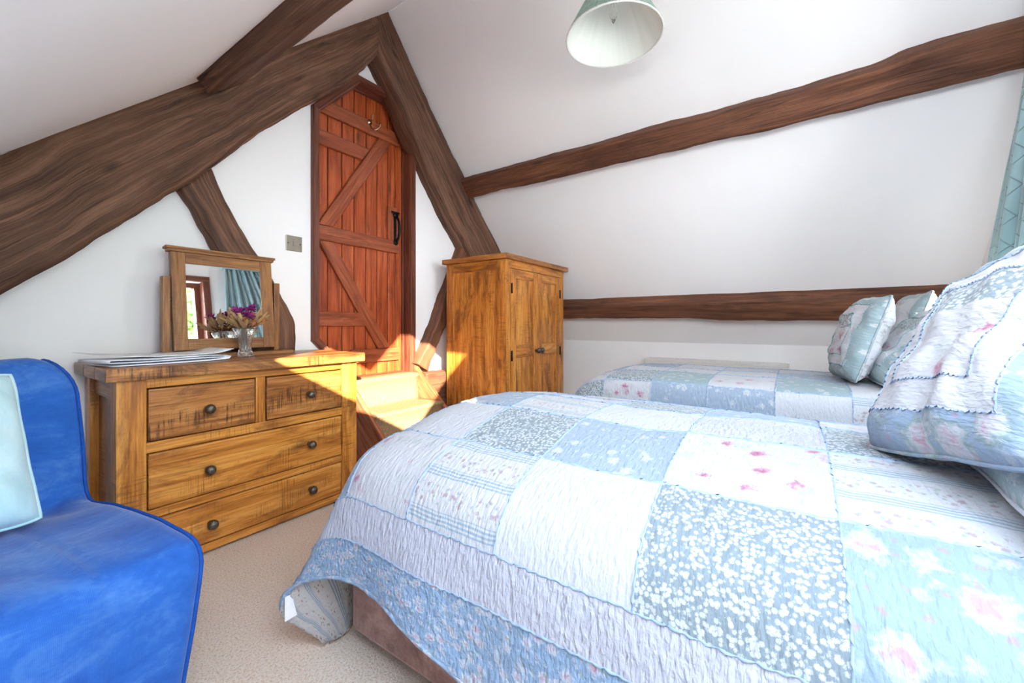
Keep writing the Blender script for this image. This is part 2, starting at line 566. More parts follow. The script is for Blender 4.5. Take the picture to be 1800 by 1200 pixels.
def by_arc(pts, n):
    dense = [interp(pts, k / 600) for k in range(601)]
    acc = [0]
    for a, b in zip(dense, dense[1:]): acc.append(acc[-1] + (b - a).length)
    out = []
    j = 0
    for k in range(n):
        s = acc[-1] * k / (n - 1)
        while j < 599 and acc[j + 1] < s: j += 1
        f = (s - acc[j]) / max(1e-9, acc[j + 1] - acc[j])
        out.append(dense[j].lerp(dense[min(600, j + 1)], f))
    return out


def holed(outline, holes, to3d, thick, name, mat, normal, kind_label, cat):
    """A planar wall with openings: outline/holes in 2-D, thickened along normal."""
    bm = nb()
    es = []
    for loop in [outline] + holes:
        vs = [bm.verts.new(to3d(*p)) for p in loop]
        for i in range(len(vs)): es.append(bm.edges.new((vs[i], vs[(i + 1) % len(vs)])))
    r = bmesh.ops.triangle_fill(bm, edges=es, use_beauty=True, use_dissolve=False)
    faces = [g for g in r['geom'] if isinstance(g, bmesh.types.BMFace)]
    ext = bmesh.ops.extrude_face_region(bm, geom=faces)
    bmesh.ops.translate(bm, verts=[g for g in ext['geom'] if isinstance(g, bmesh.types.BMVert)], vec=Vector(normal) * thick)
    bmesh.ops.recalc_face_normals(bm, faces=bm.faces)
    o = obj(name, bm, mat)
    return tag(o, kind_label, cat, kind='structure')


# ------------------------------------------------------------------ the room shell
bm = nb(); box(bm, XN - .2, XF + .2, YC - .3, YA + .3, -.08, 0, 0)
tag(obj('floor', bm, M['carpet']), 'speckled beige carpet covering the attic floor', 'floor', kind='structure')

DOOR = [(1.463, .89), (1.463, 2.436), (1.80, 2.80), (2.19, 2.81), (2.348, 2.64), (2.348, .552), (1.80, .552)]
OPEN = [(1.49, .90), (1.49, 2.42), (1.81, 2.775), (2.18, 2.785), (2.32, 2.63), (2.32, .57), (1.81, .57)]
holed([(XN, 0), (XF, 0), (XF, zr(XF)), RIDGE, (XN, zl(XN))], [OPEN], lambda x, z: (x, YA, z), .16, 'wall_back', M['wall'], (0, 1, 0),
      'white plaster gable wall behind the oak truss and the door', 'wall')
W1 = (1.06, 2.0, 1.15, 2.26)
W2 = (2.22, 2.98, .98, 1.50)
W5 = (.0, .46, .50, 1.36)  # unseen opening added behind the camera to let in more daylight
def rect(w): return [(w[0], w[2]), (w[1], w[2]), (w[1], w[3]), (w[0], w[3])]
holed([(XN, 0), (XF, 0), (XF, zr(XF)), RIDGE, (XN, zl(XN))], [rect(W1), rect(W2), rect(W5)], lambda x, z: (x, YC, z), .28, 'wall_front', M['wall'], (0, -1, 0),
      'white plaster gable wall with the window, behind the bed heads', 'wall')
bm = nb(); box(bm, XF, XF + .12, YC, YA, 0, zr(XF), 0)
tag(obj('wall_right', bm, M['wall']), 'low white knee wall under the far roof slope, behind the radiator', 'wall', kind='structure')
bm = nb(); box(bm, XN - .12, XN, YC, YA, 0, zl(XN), 0)
tag(obj('wall_left', bm, M['wall']), 'low white knee wall under the near roof slope', 'wall', kind='structure')

LN = Vector((-.93, 0, 1)).normalized()
RN = Vector((1.111, 0, 1)).normalized()
SKY = [(-.06, -.93), (.52, -.93), (.52, .0), (.22, .0), (.22, .50), (-.06, .50)]      # unseen roof window outline (x, y), its L cut to place the sun patches
holed([(XN - .2, YC - .25), (RIDGE[0], YC - .25), (RIDGE[0], YA + .15), (XN - .2, YA + .15)], [SKY], lambda x, y: (x, y, zl(x)), .03,
      'ceiling', M['wall'], LN, 'white sloping ceiling on the near side of the ridge, above the chest and sofa', 'ceiling')
holed([(RIDGE[0], YC - .25), (XF + .2, YC - .25), (XF + .2, YA + .15), (RIDGE[0], YA + .15)], [], lambda x, y: (x, y, zr(x)), .03,
      'ceiling_right', M['wall'], RN, 'white sloping ceiling on the far side of the ridge, above the wardrobe and beds', 'ceiling')


def window_frame(name, w, label, panes=1):
    o = thing(name, label, 'window', ((w[0] + w[1]) / 2, YC - .15, w[2]), kind='structure')
    f = nb()
    d = .06
    y0, y1 = YC - .20, YC - .10
    box(f, w[0], w[0] + d, y0, y1, w[2], w[3]); box(f, w[1] - d, w[1], y0, y1, w[2], w[3])
    box(f, w[0] + d, w[1] - d, y0, y1, w[3] - d, w[3]); box(f, w[0] + d, w[1] - d, y0, y1, w[2], w[2] + d)
    for k in range(1, panes):
        xx = w[0] + (w[1] - w[0]) * k / panes
        box(f, xx - .03, xx + .03, y0, y1, w[2] + d, w[3] - d)
    obj('window_frame', f, M['frame'], o)
    g = nb(); box(g, w[0] + d, w[1] - d, YC - .155, YC - .149, w[2] + d, w[3] - d, 0)
    obj('pane', g, M['pane'], o)
    s = nb(); box(s, w[0] - .02, w[1] + .02, YC - .10, YC + .03, w[2] - .03, w[2], .004)
    obj('window_sill', s, M['frame'], o)
    # dark timber lining of the reveal, proud of the plaster
    l = nb()
    box(l, w[0] - .05, w[0] + .004, YC - .02, YC + .02, w[2], w[3] + .05); box(l, w[1] - .004, w[1] + .07, YC - .10, YC + .02, w[2], w[3] + .06)
    box(l, w[0] - .05, w[1] + .07, YC - .02, YC + .021, w[3] - .004, w[3] + .06)
    obj('window_surround', l, M['frame'], o)
    return o


window_frame('window_1', W1, 'brown timber casement window in the gable wall, seen in the dressing mirror', 2)
window_frame('added_window_5', W5, 'low brown timber casement window added in the gable wall behind the camera for more daylight', 2)
window_frame('window_2', W2, 'small brown timber window behind the teal curtain')


rw = thing('window_3', 'unseen roof window in the near slope behind the camera, L-shaped to place the sun patches', 'window', (.2, -.2, zl(.2)), kind='structure')
ux = Vector((1, 0, .93)).normalized()
f = nb()
for i in range(len(SKY)):
    p, q = SKY[i], SKY[(i + 1) % len(SKY)]
    P3, Q3 = Vector((p[0], p[1], zl(p[0]))), Vector((q[0], q[1], zl(q[0])))
    tube(f, [P3 + LN * .012, Q3 + LN * .012], .012, 8)
obj('window_frame', f, M['frame'], rw)
for x0, x1, y0, y1 in ((-.06, .22, -.93, .50), (.22, .52, -.93, 0)):
    g = nb()
    vs = [g.verts.new(Vector((x, y, zl(x))) + LN * .02) for x, y in ((x0, y0), (x1, y0), (x1, y1), (x0, y1))]
    g.faces.new(vs)
    obj('pane', g, M['pane'], rw)
    mid = Vector(((x0 + x1) / 2, (y0 + y1) / 2, zl((x0 + x1) / 2)))
    portal('daylight_portal', mid + LN * .025, -LN, ux, y1 - y0, (x1 - x0) * math.hypot(1, .93))


portal('daylight_portal', ((W1[0] + W1[1]) / 2, YC - .22, (W1[2] + W1[3]) / 2), (0, 1, 0), (0, 0, 1), W1[1] - W1[0], W1[3] - W1[2])
portal('daylight_portal', ((W5[0] + W5[1]) / 2, YC - .22, (W5[2] + W5[3]) / 2), (0, 1, 0), (0, 0, 1), W5[1] - W5[0], W5[3] - W5[2])
portal('daylight_portal', ((W2[0] + W2[1]) / 2, YC - .22, (W2[2] + W2[3]) / 2), (0, 1, 0), (0, 0, 1), W2[1] - W2[0], W2[3] - W2[2])


# ------------------------------------------------------------------ oak beams
def wall_beam(name, top, bot, yf, yb, label, mat, n=70, amp=.006, ends=True, seed=1.0, edge=.018):
    """A timber lying in the truss plane between two outlines (x,z)."""
    T = by_arc([(p[0], p[1], 0) for p in top], n)
    B = by_arc([(p[0], p[1], 0) for p in bot], n)
    rings = []
    for i in range(n):
        t_, b_ = T[i], B[i]
        ax = (t_ - b_)
        L = ax.length
        ax.normalize()
        ring = []
        m = 12
        for k in range(m + 1):
            f = k / m
            e = min(f, 1 - f) * L
            rnd = edge * max(0, 1 - e / edge) ** 2 if edge else 0
            p = b_ + ax * (L * f)
            ring.append(Vector((p.x, yf + rnd, p.y)))
        for k in range(4):
            f = (k + 1) / 4
            ring.append(Vector((t_.x, yf + edge + (yb - yf - edge) * f, t_.y)))
        for k in range(4):
            f = 1 - k / 4
            ring.append(Vector((b_.x, yf + edge + (yb - yf - edge) * f, b_.y)))
        out = []
        for p in ring:
            q = Vector(p)
            d = nz3(p, 7, seed) * amp + nz3(p, 28, seed) * amp * .4
            q.y += d
            q.x += nz3(p, 16, seed + 5) * amp * .8
            q.z += nz3(p, 16, seed + 9) * amp * .8
            out.append(q)
        rings.append(out)
    bm = nb()
    loft(bm, rings)
    o = obj(name, bm, mat, base=(rings[n // 2][0].x, yf, rings[n // 2][0].z))
    return tag(o, label, 'beam', kind='thing')


def jag(pts, n, amp, seed):
    """Roughen an outline between its control points."""
    P = by_arc([(p[0], p[1], 0) for p in pts], n)
    return [(p.x + mnoise.noise(Vector((i * .37, seed, 0))) * amp, p.y + mnoise.noise(Vector((i * .37, seed + 7, 0))) * amp) for i, p in enumerate(P)]


LT = [(-.30, 1.195), (-.05, 1.43), (.18, 1.64), (.323, 1.817), (.491, 1.972), (.69, 2.162), (.815, 2.267), (.929, 2.364), (1.157, 2.614), (1.393, 2.855), (1.588, 3.028), (1.785, 3.199), (1.90, 3.285)]
LB = [(-.10, .85), (.05, .99), (.18, 1.111), (.323, 1.242), (.491, 1.424), (.734, 1.666), (.864, 1.81), (1.157, 2.141), (1.375, 2.362), (1.56, 2.54), (1.694, 2.687), (1.808, 2.83), (1.875, 2.93)]
wall_beam('cruck_beam', jag(LT, 40, .008, 1.1), jag(LB, 40, .008, 2.2), 2.45, 2.64,
          'broad dark oak cruck blade curving up the wall above the chest of drawers', M['beam'], 110, .007, seed=1.0)
RT = [(1.955, 3.345), (2.172, 3.085), (2.416, 2.80), (2.62, 2.57), (2.769, 2.42), (3.098, 2.05), (3.398, 1.765), (3.70, 1.42)]
RB = [(1.79, 3.185), (1.88, 2.944), (2.06, 2.742), (2.23, 2.484), (2.482, 2.149), (2.66, 1.92), (2.846, 1.729), (3.10, 1.40)]
wall_beam('cruck_beam', jag(RT, 36, .01, 3.1), jag(RB, 36, .012, 4.2), 2.45, 2.64,
          'straighter dark oak cruck blade running from the ridge down behind the wardrobe', M['beam'], 90, .008, seed=4.0)
wall_beam('truss_brace', [(.882, 1.835), (.948, 1.673), (1.02, 1.54), (1.104, 1.405), (1.181, 1.283), (1.245, 1.165), (1.30, 1.065), (1.324, 1.00), (1.327, .92), (1.327, .84)],
          [(.749, 1.685), (.80, 1.61), (.83, 1.55), (.895, 1.42), (.95, 1.30), (.985, 1.16), (1.0, 1.01), (1.002, .84)], 2.515, 2.63,
          'short dark oak brace passing behind the dressing mirror', M['beam'], 50, .006, seed=7.0)
wall_beam('truss_brace', [(2.306, .68), (2.40, .82), (2.533, 1.049), (2.623, 1.249), (2.76, 1.50), (2.86, 1.72)],
          [(2.432, .600), (2.499, .758), (2.623, .95), (2.72, 1.16), (2.86, 1.42), (3.0, 1.66)], 2.50, 2.63,
          'thin crooked oak brace between the steps and the wardrobe', M['beam2'], 50, .012, seed=9.0)
wall_beam('sill_timber', [(2.345, .612), (2.45, .605), (2.60, .60), (2.75, .60)], [(2.345, .20), (2.45, .20), (2.60, .20), (2.75, .20)], 2.44, 2.63,
          'rough oak sill timber beside the top step, left of the wardrobe', M['beam2'], 30, .016, seed=12.0)


def long_beam(name, sec, y0, y1, label, mat, n=110, amp=.008, seed=1.0, fn=None, m=7):
    """A purlin along y; sec = cross-section corners (x,z)."""
    rings = []
    k = len(sec)
    for i in range(n):
        y = y0 + (y1 - y0) * i / (n - 1)
        ring = []
        for a in range(k):
            p, q = Vector(sec[a]), Vector(sec[(a + 1) % k])
            for j in range(m):
                f = j / m
                f = f * f * (3 - 2 * f) * .35 + f * .65
                s = p.lerp(q, f)
                v = Vector((s.x, y, s.y))
                if fn: v = fn(v, a, f)
                ring.append(v)
        c = sum(ring, Vector()) / len(ring)
        out = []
        for p in ring:
            d = (p - c); d.y = 0
            d.normalize()
            rnd = nz3((p.x * 2.0, p.y * .6, p.z * 2.0), 5, seed) * amp * 1.4 + nz3((p.x, p.y * .35, p.z), 40, seed) * amp * .5
            out.append(p + d * rnd)
        rings.append(out)
    bm = nb()
    loft(bm, rings)
    o = obj(name, bm, mat, base=((sec[0][0] + sec[1][0]) / 2, y0, sec[0][1]))
    return tag(o, label, 'beam', kind='thing')


def sec_under(x, z, nrm, along, prot, wid, back=.06):
    A = Vector((x, z)); n = Vector(nrm).normalized(); a = Vector(along).normalized()
    B = A + n * prot
    Cc = B + a * wid
    D = Cc - n * (prot + back)
    E = A - n * back
    return [tuple(E), tuple(B), tuple(Cc), tuple(D)]


def wane_upper(v, a, f):
    # the upper edge of the long purlin steps up where a knot has been hewn away
    t_ = ((v.x - 2.842) * .669 - (v.z - 2.352) * .743) / .165
    t_ = max(0, min(1, t_))
    slow = 1 / (1 + math.exp((v.y + .30) * 7))
    quick = 1 / (1 + math.exp((v.y + .42) * 45))
    s_ = (.030 - .018 * t_) * slow + .020 * quick * (1 - t_) ** 2
    return v + Vector((-.669 * s_, 0, .743 * s_))


long_beam('purlin_beam', sec_under(2.842, 2.352, (-.743, -.669), (.669, -.743), .10, .165), YC - .02, 2.50,
          'long upper oak purlin crossing the far ceiling slope', M['beam2'], 130, .010, 3.0, wane_upper)


def sag_lower(v, a, f):
    # lower purlin: underside swells along its right half
    if v.z < 1.15:
        y = v.y
        s = 1 / (1 + math.exp((y - .55) * 14))
        v = v + Vector((.0, 0, -.022 * s + .012 * math.sin((y - .6) * 1.6) * (1 - s)))
    return v


long_beam('purlin_beam', [(3.86, 1.30), (3.752, 1.178), (3.866, 1.052), (3.98, 1.10)], YC - .02, 2.58,
          'lower dark oak purlin low on the far slope, behind the wardrobe and bed pillows', M['beam2'], 110, .007, 6.0, sag_lower)
long_beam('purlin_beam', sec_under(.76, 2.179, (.68, -.73), (.73, .68), .08, .20), YC - .02, 2.35,
          'oak purlin under the near ceiling slope, meeting the broad cruck blade', M['beam'], 110, .006, 8.0)


# ------------------------------------------------------------------ door
door = thing('door_1', 'red stained ledged and braced plank door with clipped top corners above the steps', 'door', (1.9, 2.68, .60), kind='structure')


def inset(poly, d):
    n = len(poly)
    area = sum(poly[i][0] * poly[(i + 1) % n][1] - poly[(i + 1) % n][0] * poly[i][1] for i in range(n))
    sg = 1 if area > 0 else -1
    out = []
    for i in range(n):
        p0, p1, p2 = Vector(poly[i - 1]), Vector(poly[i]), Vector(poly[(i + 1) % n])
        d1, d2 = (p1 - p0).normalized(), (p2 - p1).normalized()
        n1, n2 = Vector((-d1.y, d1.x)) * sg, Vector((-d2.y, d2.x)) * sg
        bis = (n1 + n2).normalized()
        out.append(tuple(p1 + bis * (d / max(.3, bis.dot(n1)))))
    return out


fbm = nb()
uvl = fbm.loops.layers.uv.verify()
prof = [(0, 2.60), (0, 2.574), (.006, 2.568), (.034, 2.568), (.040, 2.578), (.048, 2.578), (.052, 2.59), (.054, 2.62), (.054, 2.66), (.066, 2.66), (.066, 2.74)]
loops = []
for d, y in prof:
    pl = inset(DOOR, d) if d else DOOR
    loops.append([fbm.verts.new((p[0], y, p[1])) for p in pl])
for a in range(len(prof) - 1):
    for i in range(len(DOOR)):
        j = (i + 1) % len(DOOR)
        f = fbm.faces.new((loops[a][i], loops[a][j], loops[a + 1][j], loops[a + 1][i]))
        L = (Vector(DOOR[j]) - Vector(DOOR[i])).length
        va = a * .03
        for l, q in zip(f.loops, ((0, va), (L, va), (L, va + .03), (0, va + .03))): l[uvl].uv = (q[0] + i * 3.1, q[1] + i)
bmesh.ops.recalc_face_normals(fbm, faces=fbm.faces)
obj('door_frame', fbm, M['frame'], door)

LEAF = inset(DOOR, .050)
def leaf_top(x):
    z = 2.765
    z = min(z, 2.436 - .03 + (x - 1.52) * 1.08)
    z = min(z, 2.63 + (2.29 - x) * 1.08)
    return z
def leaf_bot(x):
    return max(.615, .93 - (x - 1.52) * 1.0)
pb = nb()
edges = [1.525, 1.632, 1.742, 1.842, 1.945, 2.045, 2.148, 2.225, 2.30]
for a, b in zip(edges, edges[1:]):
    g = .003
    prism(pb, [(a - .001, leaf_bot(a) + .004), (b + .001, leaf_bot(b) + .004), (b + .001, leaf_top(b) - .004), (a - .001, leaf_top(a) - .004)], 2.704, 2.725, 0, axis=1)
    prism(pb, [(a + g, leaf_bot(a)), (b - g, leaf_bot(b)), (b - g, leaf_top(b)), (a + g, leaf_top(a))], 2.68, 2.715, .004, axis=1)
obj('plank_panel', pb, M['door'], door)
for zz, x0, x1, cut in ((2.457, 1.56, 2.245, 'l'), (2.235, 1.545, 1.95, 'r'), (1.58, 1.535, 2.245, ''), (.988, 1.535, 1.90, 'q'), (.71, 1.80, 2.245, '')):
    b = nb()
    h = .102
    pts = [(x0, zz), (x1, zz), (x1, zz + h), (x0, zz + h)]
    if cut == 'l': pts = [(1.555, zz), (x1, zz), (x1, zz + h), (1.645, zz + h)]
    if cut == 'r': pts = [(x0, zz), (1.895, zz), (1.965, zz + h), (x0, zz + h)]
    if cut == 'q': pts = [(x0, zz), (1.93, zz), (1.885, zz + h), (x0, zz + h)]
    prism(b, pts, 2.652, 2.6795, .005)
    obj('door_ledge', b, M['door_ledge'], door)
for pts in ([(1.547, 1.684), (1.660, 1.684), (2.165, 2.455), (2.044, 2.455)], [(1.547, 1.577), (1.660, 1.577), (2.154, .814), (2.039, .814)]):
    b = nb()
    g = (pts[2][0] - pts[1][0], pts[2][1] - pts[1][1])
    prism(b, pts, 2.653, 2.679, .005, grain=g)
    obj('door_brace', b, M['door_ledge'], door)
b = nb(); box(b, 2.135, 2.25, 2.66, 2.679, 1.68, 1.95, .004)
obj('lock_block', b, M['door_ledge'], door)
b = nb()
box(b, 2.19, 2.215, 2.655, 2.66, 1.66, 1.90, .002)
lathe(b, [(0, 0), (.024, 0), (.026, .006), (0, .012)], (2.203, 2.655, 1.885), (0, -1, 0), 12)
lathe(b, [(0, 0), (.022, 0), (.024, .006), (0, .012)], (2.203, 2.655, 1.665), (0, -1, 0), 12)
tube(b, by_arc([(2.203, 2.65, 1.875), (2.203, 2.615, 1.84), (2.203, 2.605, 1.77), (2.203, 2.615, 1.70), (2.203, 2.65, 1.672)], 14), .010)
tube(b, [(2.16, 2.645, 1.905), (2.203, 2.640, 1.905), (2.235, 2.645, 1.905)], .008)
obj('handle', b, M['iron'], door, label='black iron thumb latch handle')
hk = nb()
lathe(hk, [(0, 0), (.020, 0), (.020, .004), (0, .008)], (1.955, 2.652, 2.54), (0, -1, 0), 14)
tube(hk, by_arc([(1.955, 2.648, 2.545), (1.955, 2.62, 2.55), (1.945, 2.60, 2.575)], 10), .006)
tube(hk, by_arc([(1.955, 2.648, 2.53), (1.955, 2.63, 2.49), (1.97, 2.60, 2.475), (1.995, 2.585, 2.50), (2.0, 2.58, 2.53)], 14), .006)
lathe(hk, [(0, 0), (.008, .004), (.008, .008), (0, .012)], (1.945, 2.60, 2.572), (0, 0, 1), 10)
tag(obj('coat_hook', hk, M['brass'], base=(1.955, 2.652, 2.5)), 'small bright metal coat hook on the top ledge of the door', 'hook')

# ------------------------------------------------------------------ steps up to the door
st = thing('carpeted_steps', 'three carpeted steps with brown timber sides rising to the plank door', 'steps', (2.0, 2.3, 0))
sb = nb()
ys = [1.98, 2.25, 2.52, 2.60]
zz = [0.003, .20, .40, .605]
line = [(1.98, .003), (1.975, .17), (1.955, .185), (1.96, .20), (1.99, .207), (2.22, .205), (2.25, .21), (2.25, .37), (2.232, .385), (2.236, .40), (2.26, .408), (2.49, .402), (2.52, .41), (2.52, .57), (2.500, .588), (2.505, .603), (2.53, .612), (2.60, .610), (2.72, .612), (2.72, .003)]
rings = []
for i in range(13):
    x = 1.705 + (2.325 - 1.705) * i / 12
    rings.append([Vector((x, y + nz3((x, y, z), 9) * .004, z + (nz3((x, y, z), 9, 3) * .004 if z > .05 else 0))) for y, z in line])
loft(sb, rings)
obj('carpet_runner', sb, M['stair'], st)
for x0, x1 in ((1.672, 1.704), (2.326, 2.358)):
    b = nb()
    t_ = bmesh.new()
    pr = [(1.86, .003), (1.86, .02), (2.565, .668), (2.598, .668), (2.598, .003)]
    a = [t_.verts.new((x0, p[0], p[1])) for p in pr]
    c = [t_.verts.new((x1, p[0], p[1])) for p in pr]
    t_.faces.new(a); t_.faces.new(c[::-1])
    for i in range(len(pr)): t_.faces.new((a[i], c[i], c[(i + 1) % len(pr)], a[(i + 1) % len(pr)]))
    bmesh.ops.recalc_face_normals(t_, faces=t_.faces)
    bmesh.ops.bevel(t_, geom=list(t_.edges), offset=.003, segments=1, affect='EDGES')
    t_.normal_update()
    uvq = t_.loops.layers.uv.new('UVMap')
    for f in t_.faces:
        for l in f.loops: l[uvq].uv = ((l.vert.co.y + l.vert.co.z) * .7, (l.vert.co.z - l.vert.co.y) * .7 + l.vert.co.x)
    merge(b, t_)
    obj('side_board', b, M['string'], st)

# ------------------------------------------------------------------ light switch
sw = thing('light_switch', 'square bronze metal light switch on the white wall left of the door', 'switch', (1.353, 2.6, 1.46))
b = nb(); box(b, 1.303, 1.403, 2.592, 2.6, 1.463, 1.559, .003)
obj('switch_plate', b, M['bronze'], sw)
b = nb(); box(b, 1.345, 1.361, 2.585, 2.592, 1.496, 1.526, .003)
obj('rocker', b, M['bronze'], sw)
for x in (1.315, 1.391):
    b = nb(); lathe(b, [(0, 0), (.005, 0), (.004, .002), (0, .003)], (x, 2.592, 1.511), (0, -1, 0), 10)
    obj('screw', b, M['pewter'], sw)


# ------------------------------------------------------------------ chest of drawers
def knob(name, x, y, z, parent, r=.021):
    b = nb()
    lathe(b, [(0, 0), (r * .55, 0), (r * .5, .006), (r * .38, .012), (r * .5, .016), (r * .95, .024), (r * 1.02, .032), (r * .85, .042), (r * .45, .048), (0, .049)], (x, y, z), (0, -1, 0), 20)
    return obj(name, b, M['pewter'], parent, smooth=True)


ch = thing('chest_of_drawers', 'rustic waxed pine chest of four drawers with round pewter knobs', 'chest of drawers', (.94, 2.33, 0))
b = nb()
for k, (a0, a1) in enumerate(((2.055, 2.22), (2.223, 2.40), (2.403, 2.578))):
    box(b, .39, 1.485, a0, a1, .786, .836, .006, axis=0)
obj('top', b, M['pine_dark'], ch)
def leg(x0, x1, y0, y1):
    b = nb(); box(b, x0, x1, y0, y1, .002, .786, .005, axis=2)
    obj('leg', b, M['pine'], ch)
leg(.424, .514, 2.09, 2.165); leg(1.362, 1.453, 2.09, 2.165); leg(.424, .50, 2.49, 2.565); leg(1.377, 1.453, 2.49, 2.565)
for x0, x1 in ((.452, .470), (1.407, 1.425)):
    b = nb()
    box(b, x0, x1, 2.165, 2.49, .10, .70, .002, axis=2)
    box(b, x0 - .012, x1 + .012, 2.165, 2.49, .70, .784, .003, axis=1)
    box(b, x0 - .012, x1 + .012, 2.165, 2.49, .03, .10, .003, axis=1)
    obj('side_panel', b, M['pine_dark'], ch)
b = nb(); box(b, .50, 1.377, 2.545, 2.56, .05, .78, .002, axis=0)
obj('back_panel', b, M['pine_dark'], ch)
for z0, z1 in ((.748, .786), (.490, .532), (.228, .262), (.012, .047)):
    b = nb(); box(b, .514, 1.362, 2.096, 2.14, z0, z1, .003)
    obj('rail', b, M['pine'], ch)
b = nb(); box(b, .912, .955, 2.096, 2.14, .532, .748, .003)
obj('rail', b, M['pine'], ch)
b = nb(); box(b, .50, 1.377, 2.14, 2.16, .05, .78, 0)
obj('dust_board', b, M['pine_dark'], ch)
for x0, x1, z0, z1, kx, mt in ((.517, .909, .535, .745, (.716,), 'pine_dark'), (.958, 1.359, .535, .745, (1.165,), 'pine_dark'), (.517, 1.359, .265, .487, (.718, 1.17), 'pine'), (.517, 1.359, .050, .225, (.727, 1.176), 'pine')):
    b = nb(); box(b, x0 + .002, x1 - .002, 2.092, 2.139, z0 + .002, z1 - .002, .007, axis=0)
    d = obj('drawer', b, M[mt], ch)
    for x in kx: knob('knob', x, 2.092, (z0 + z1) / 2 - .004, d)

# ------------------------------------------------------------------ wardrobe
wd = thing('wardrobe', 'rustic waxed pine two door wardrobe standing under the right cruck blade', 'wardrobe', (3.02, 2.10, 0))
WX0, WX1, WY0, WY1, WH = 2.547, 3.498, 1.795, 2.415, 1.503      # carcase left, right, front, back, underside of top
b = nb(); box(b, WX0 - .042, WX1 + .040, WY0 - .033, WY1 + .014, WH, WH + .040, .006, axis=0)
obj('top', b, M['pine_dark'], wd)
b = nb()
box(b, WX0 + .010, WX0 + .024, WY0 + .06, WY1 - .06, .12, WH - .06, .002, axis=2)
box(b, WX0, WX0 + .033, WY0, WY0 + .085, .003, WH, .004, axis=2); box(b, WX0, WX0 + .033, WY1 - .08, WY1, .003, WH, .004, axis=2)
box(b, WX0 + .001, WX0 + .032, WY0 + .085, WY1 - .08, WH - .078, WH, .003, axis=1); box(b, WX0 + .001, WX0 + .032, WY0 + .085, WY1 - .08, .05, .14, .003, axis=1)
obj('side_panel', b, M['pine_warm'], wd)
b = nb(); box(b, WX1 - .03, WX1, WY0, WY1, .003, WH, .004, axis=2)
obj('side_panel', b, M['pine_warm'], wd)
b = nb(); box(b, WX0 + .033, WX1 - .03, WY1 - .024, WY1 - .010, .05, WH - .005, 0, axis=2)
obj('back_panel', b, M['pine_dark'], wd)
b = nb()
box(b, WX0 + .034, WX1, WY0 + .001, WY0 + .028, WH - .063, WH, .003, axis=0)
box(b, WX0 + .034, WX1, WY0 + .001, WY0 + .028, .03, .10, .003, axis=0)
box(b, WX0 + .034, WX0 + .061, WY0 + .001, WY0 + .028, .10, WH - .063, .003, axis=2); box(b, WX1 - .082, WX1, WY0 + .0008, WY0 + .028, .10, WH - .063, .003, axis=2)
obj('front_frame', b, M['pine_warm'], wd)
WM = (WX0 + .064 + WX1 - .085) / 2
for x0, x1, kx in ((WX0 + .064, WM - .002, WM - .030), (WM + .002, WX1 - .085, WM + .030)):
    b = nb()
    y0, y1 = WY0 - .004, WY0 + .023
    zt, zb = WH - .067, .104
    box(b, x0, x0 + .066, y0, y1, zb, zt, .003, axis=2); box(b, x1 - .066, x1, y0, y1, zb, zt, .003, axis=2)
    for z0, z1 in ((zt - .074, zt), (.737, .836), (zb, zb + .09)):
        box(b, x0 + .066, x1 - .066, y0, y1, z0, z1, .003, axis=0)
    for z0, z1 in ((zb + .085, .742), (.831, zt - .069)):
        box(b, x0 + .061, x1 - .061, y0 + .010, y1 - .004, z0, z1, .001, axis=2)
    d = obj('door', b, M['pine_warm'], wd)
    knob('knob', kx, y0, .779, d, .023)
    hx = x0 - .004 if kx < WM else x1 - .006
    for z in (1.282, .756):
        h = nb(); box(h, hx, hx + .012, y0 - .007, y0, z - .038, z + .038, .002); tube(h, [(hx + .005, y0 - .007, z - .04), (hx + .005, y0 - .007, z + .04)], .005)
        obj('hinge', h, M['iron'], d)

# ------------------------------------------------------------------ dressing mirror
mr = thing('dressing_mirror', 'brown wooden swing mirror standing on the chest of drawers', 'mirror', (.92, 2.44, .836))
TILT = Matrix.Translation((0, 2.43, 1.05)) @ Matrix.Rotation(math.radians(-6), 4, 'X') @ Matrix.Translation((0, -2.43, -1.05))
def mbox(name, x0, x1, y0, y1, z0, z1, mat, mx=None, ax=None, bev=.003):
    b = nb(); box(b, x0, x1, y0, y1, z0, z1, bev, axis=ax, mx=mx)
    return obj(name, b, mat, mr)
mbox('base', .655, 1.225, 2.35, 2.51, .836, .856, M['mirror_wood'])
mbox('post', .652, .682, 2.425, 2.465, .856, 1.228, M['mirror_wood'])
mbox('post', 1.152, 1.182, 2.425, 2.465, .856, 1.235, M['mirror_wood'])
fr = nb()
box(fr, .688, .745, 2.415, 2.445, .872, 1.352, .003, axis=2, mx=TILT); box(fr, 1.085, 1.145, 2.415, 2.445, .872, 1.352, .003, axis=2, mx=TILT)
box(fr, .745, 1.085, 2.416, 2.444, 1.298, 1.352, .003, axis=0, mx=TILT); box(fr, .745, 1.085, 2.416, 2.444, .872, .928, .003, axis=0, mx=TILT)
obj('frame', fr, M['mirror_wood'], mr)
co = nb()
box(co, .668, 1.165, 2.405, 2.455, 1.366, 1.378, .003, axis=0, mx=TILT)
box(co, .676, 1.157, 2.408, 2.452, 1.352, 1.367, .005, axis=0, mx=TILT)
obj('cornice', co, M['mirror_wood'], mr)
mbox('mirror_glass', .742, 1.088, 2.421, 2.427, .925, 1.301, M['mirror'], TILT, bev=0)
for x in (.6835, 1.1475):
    b = nb(); lathe(b, [(0, -.012), (.008, -.012), (.008, .012), (0, .012)], (x, 2.435, 1.12), (1, 0, 0), 10)
    obj('pivot', b, M['pewter'], mr)

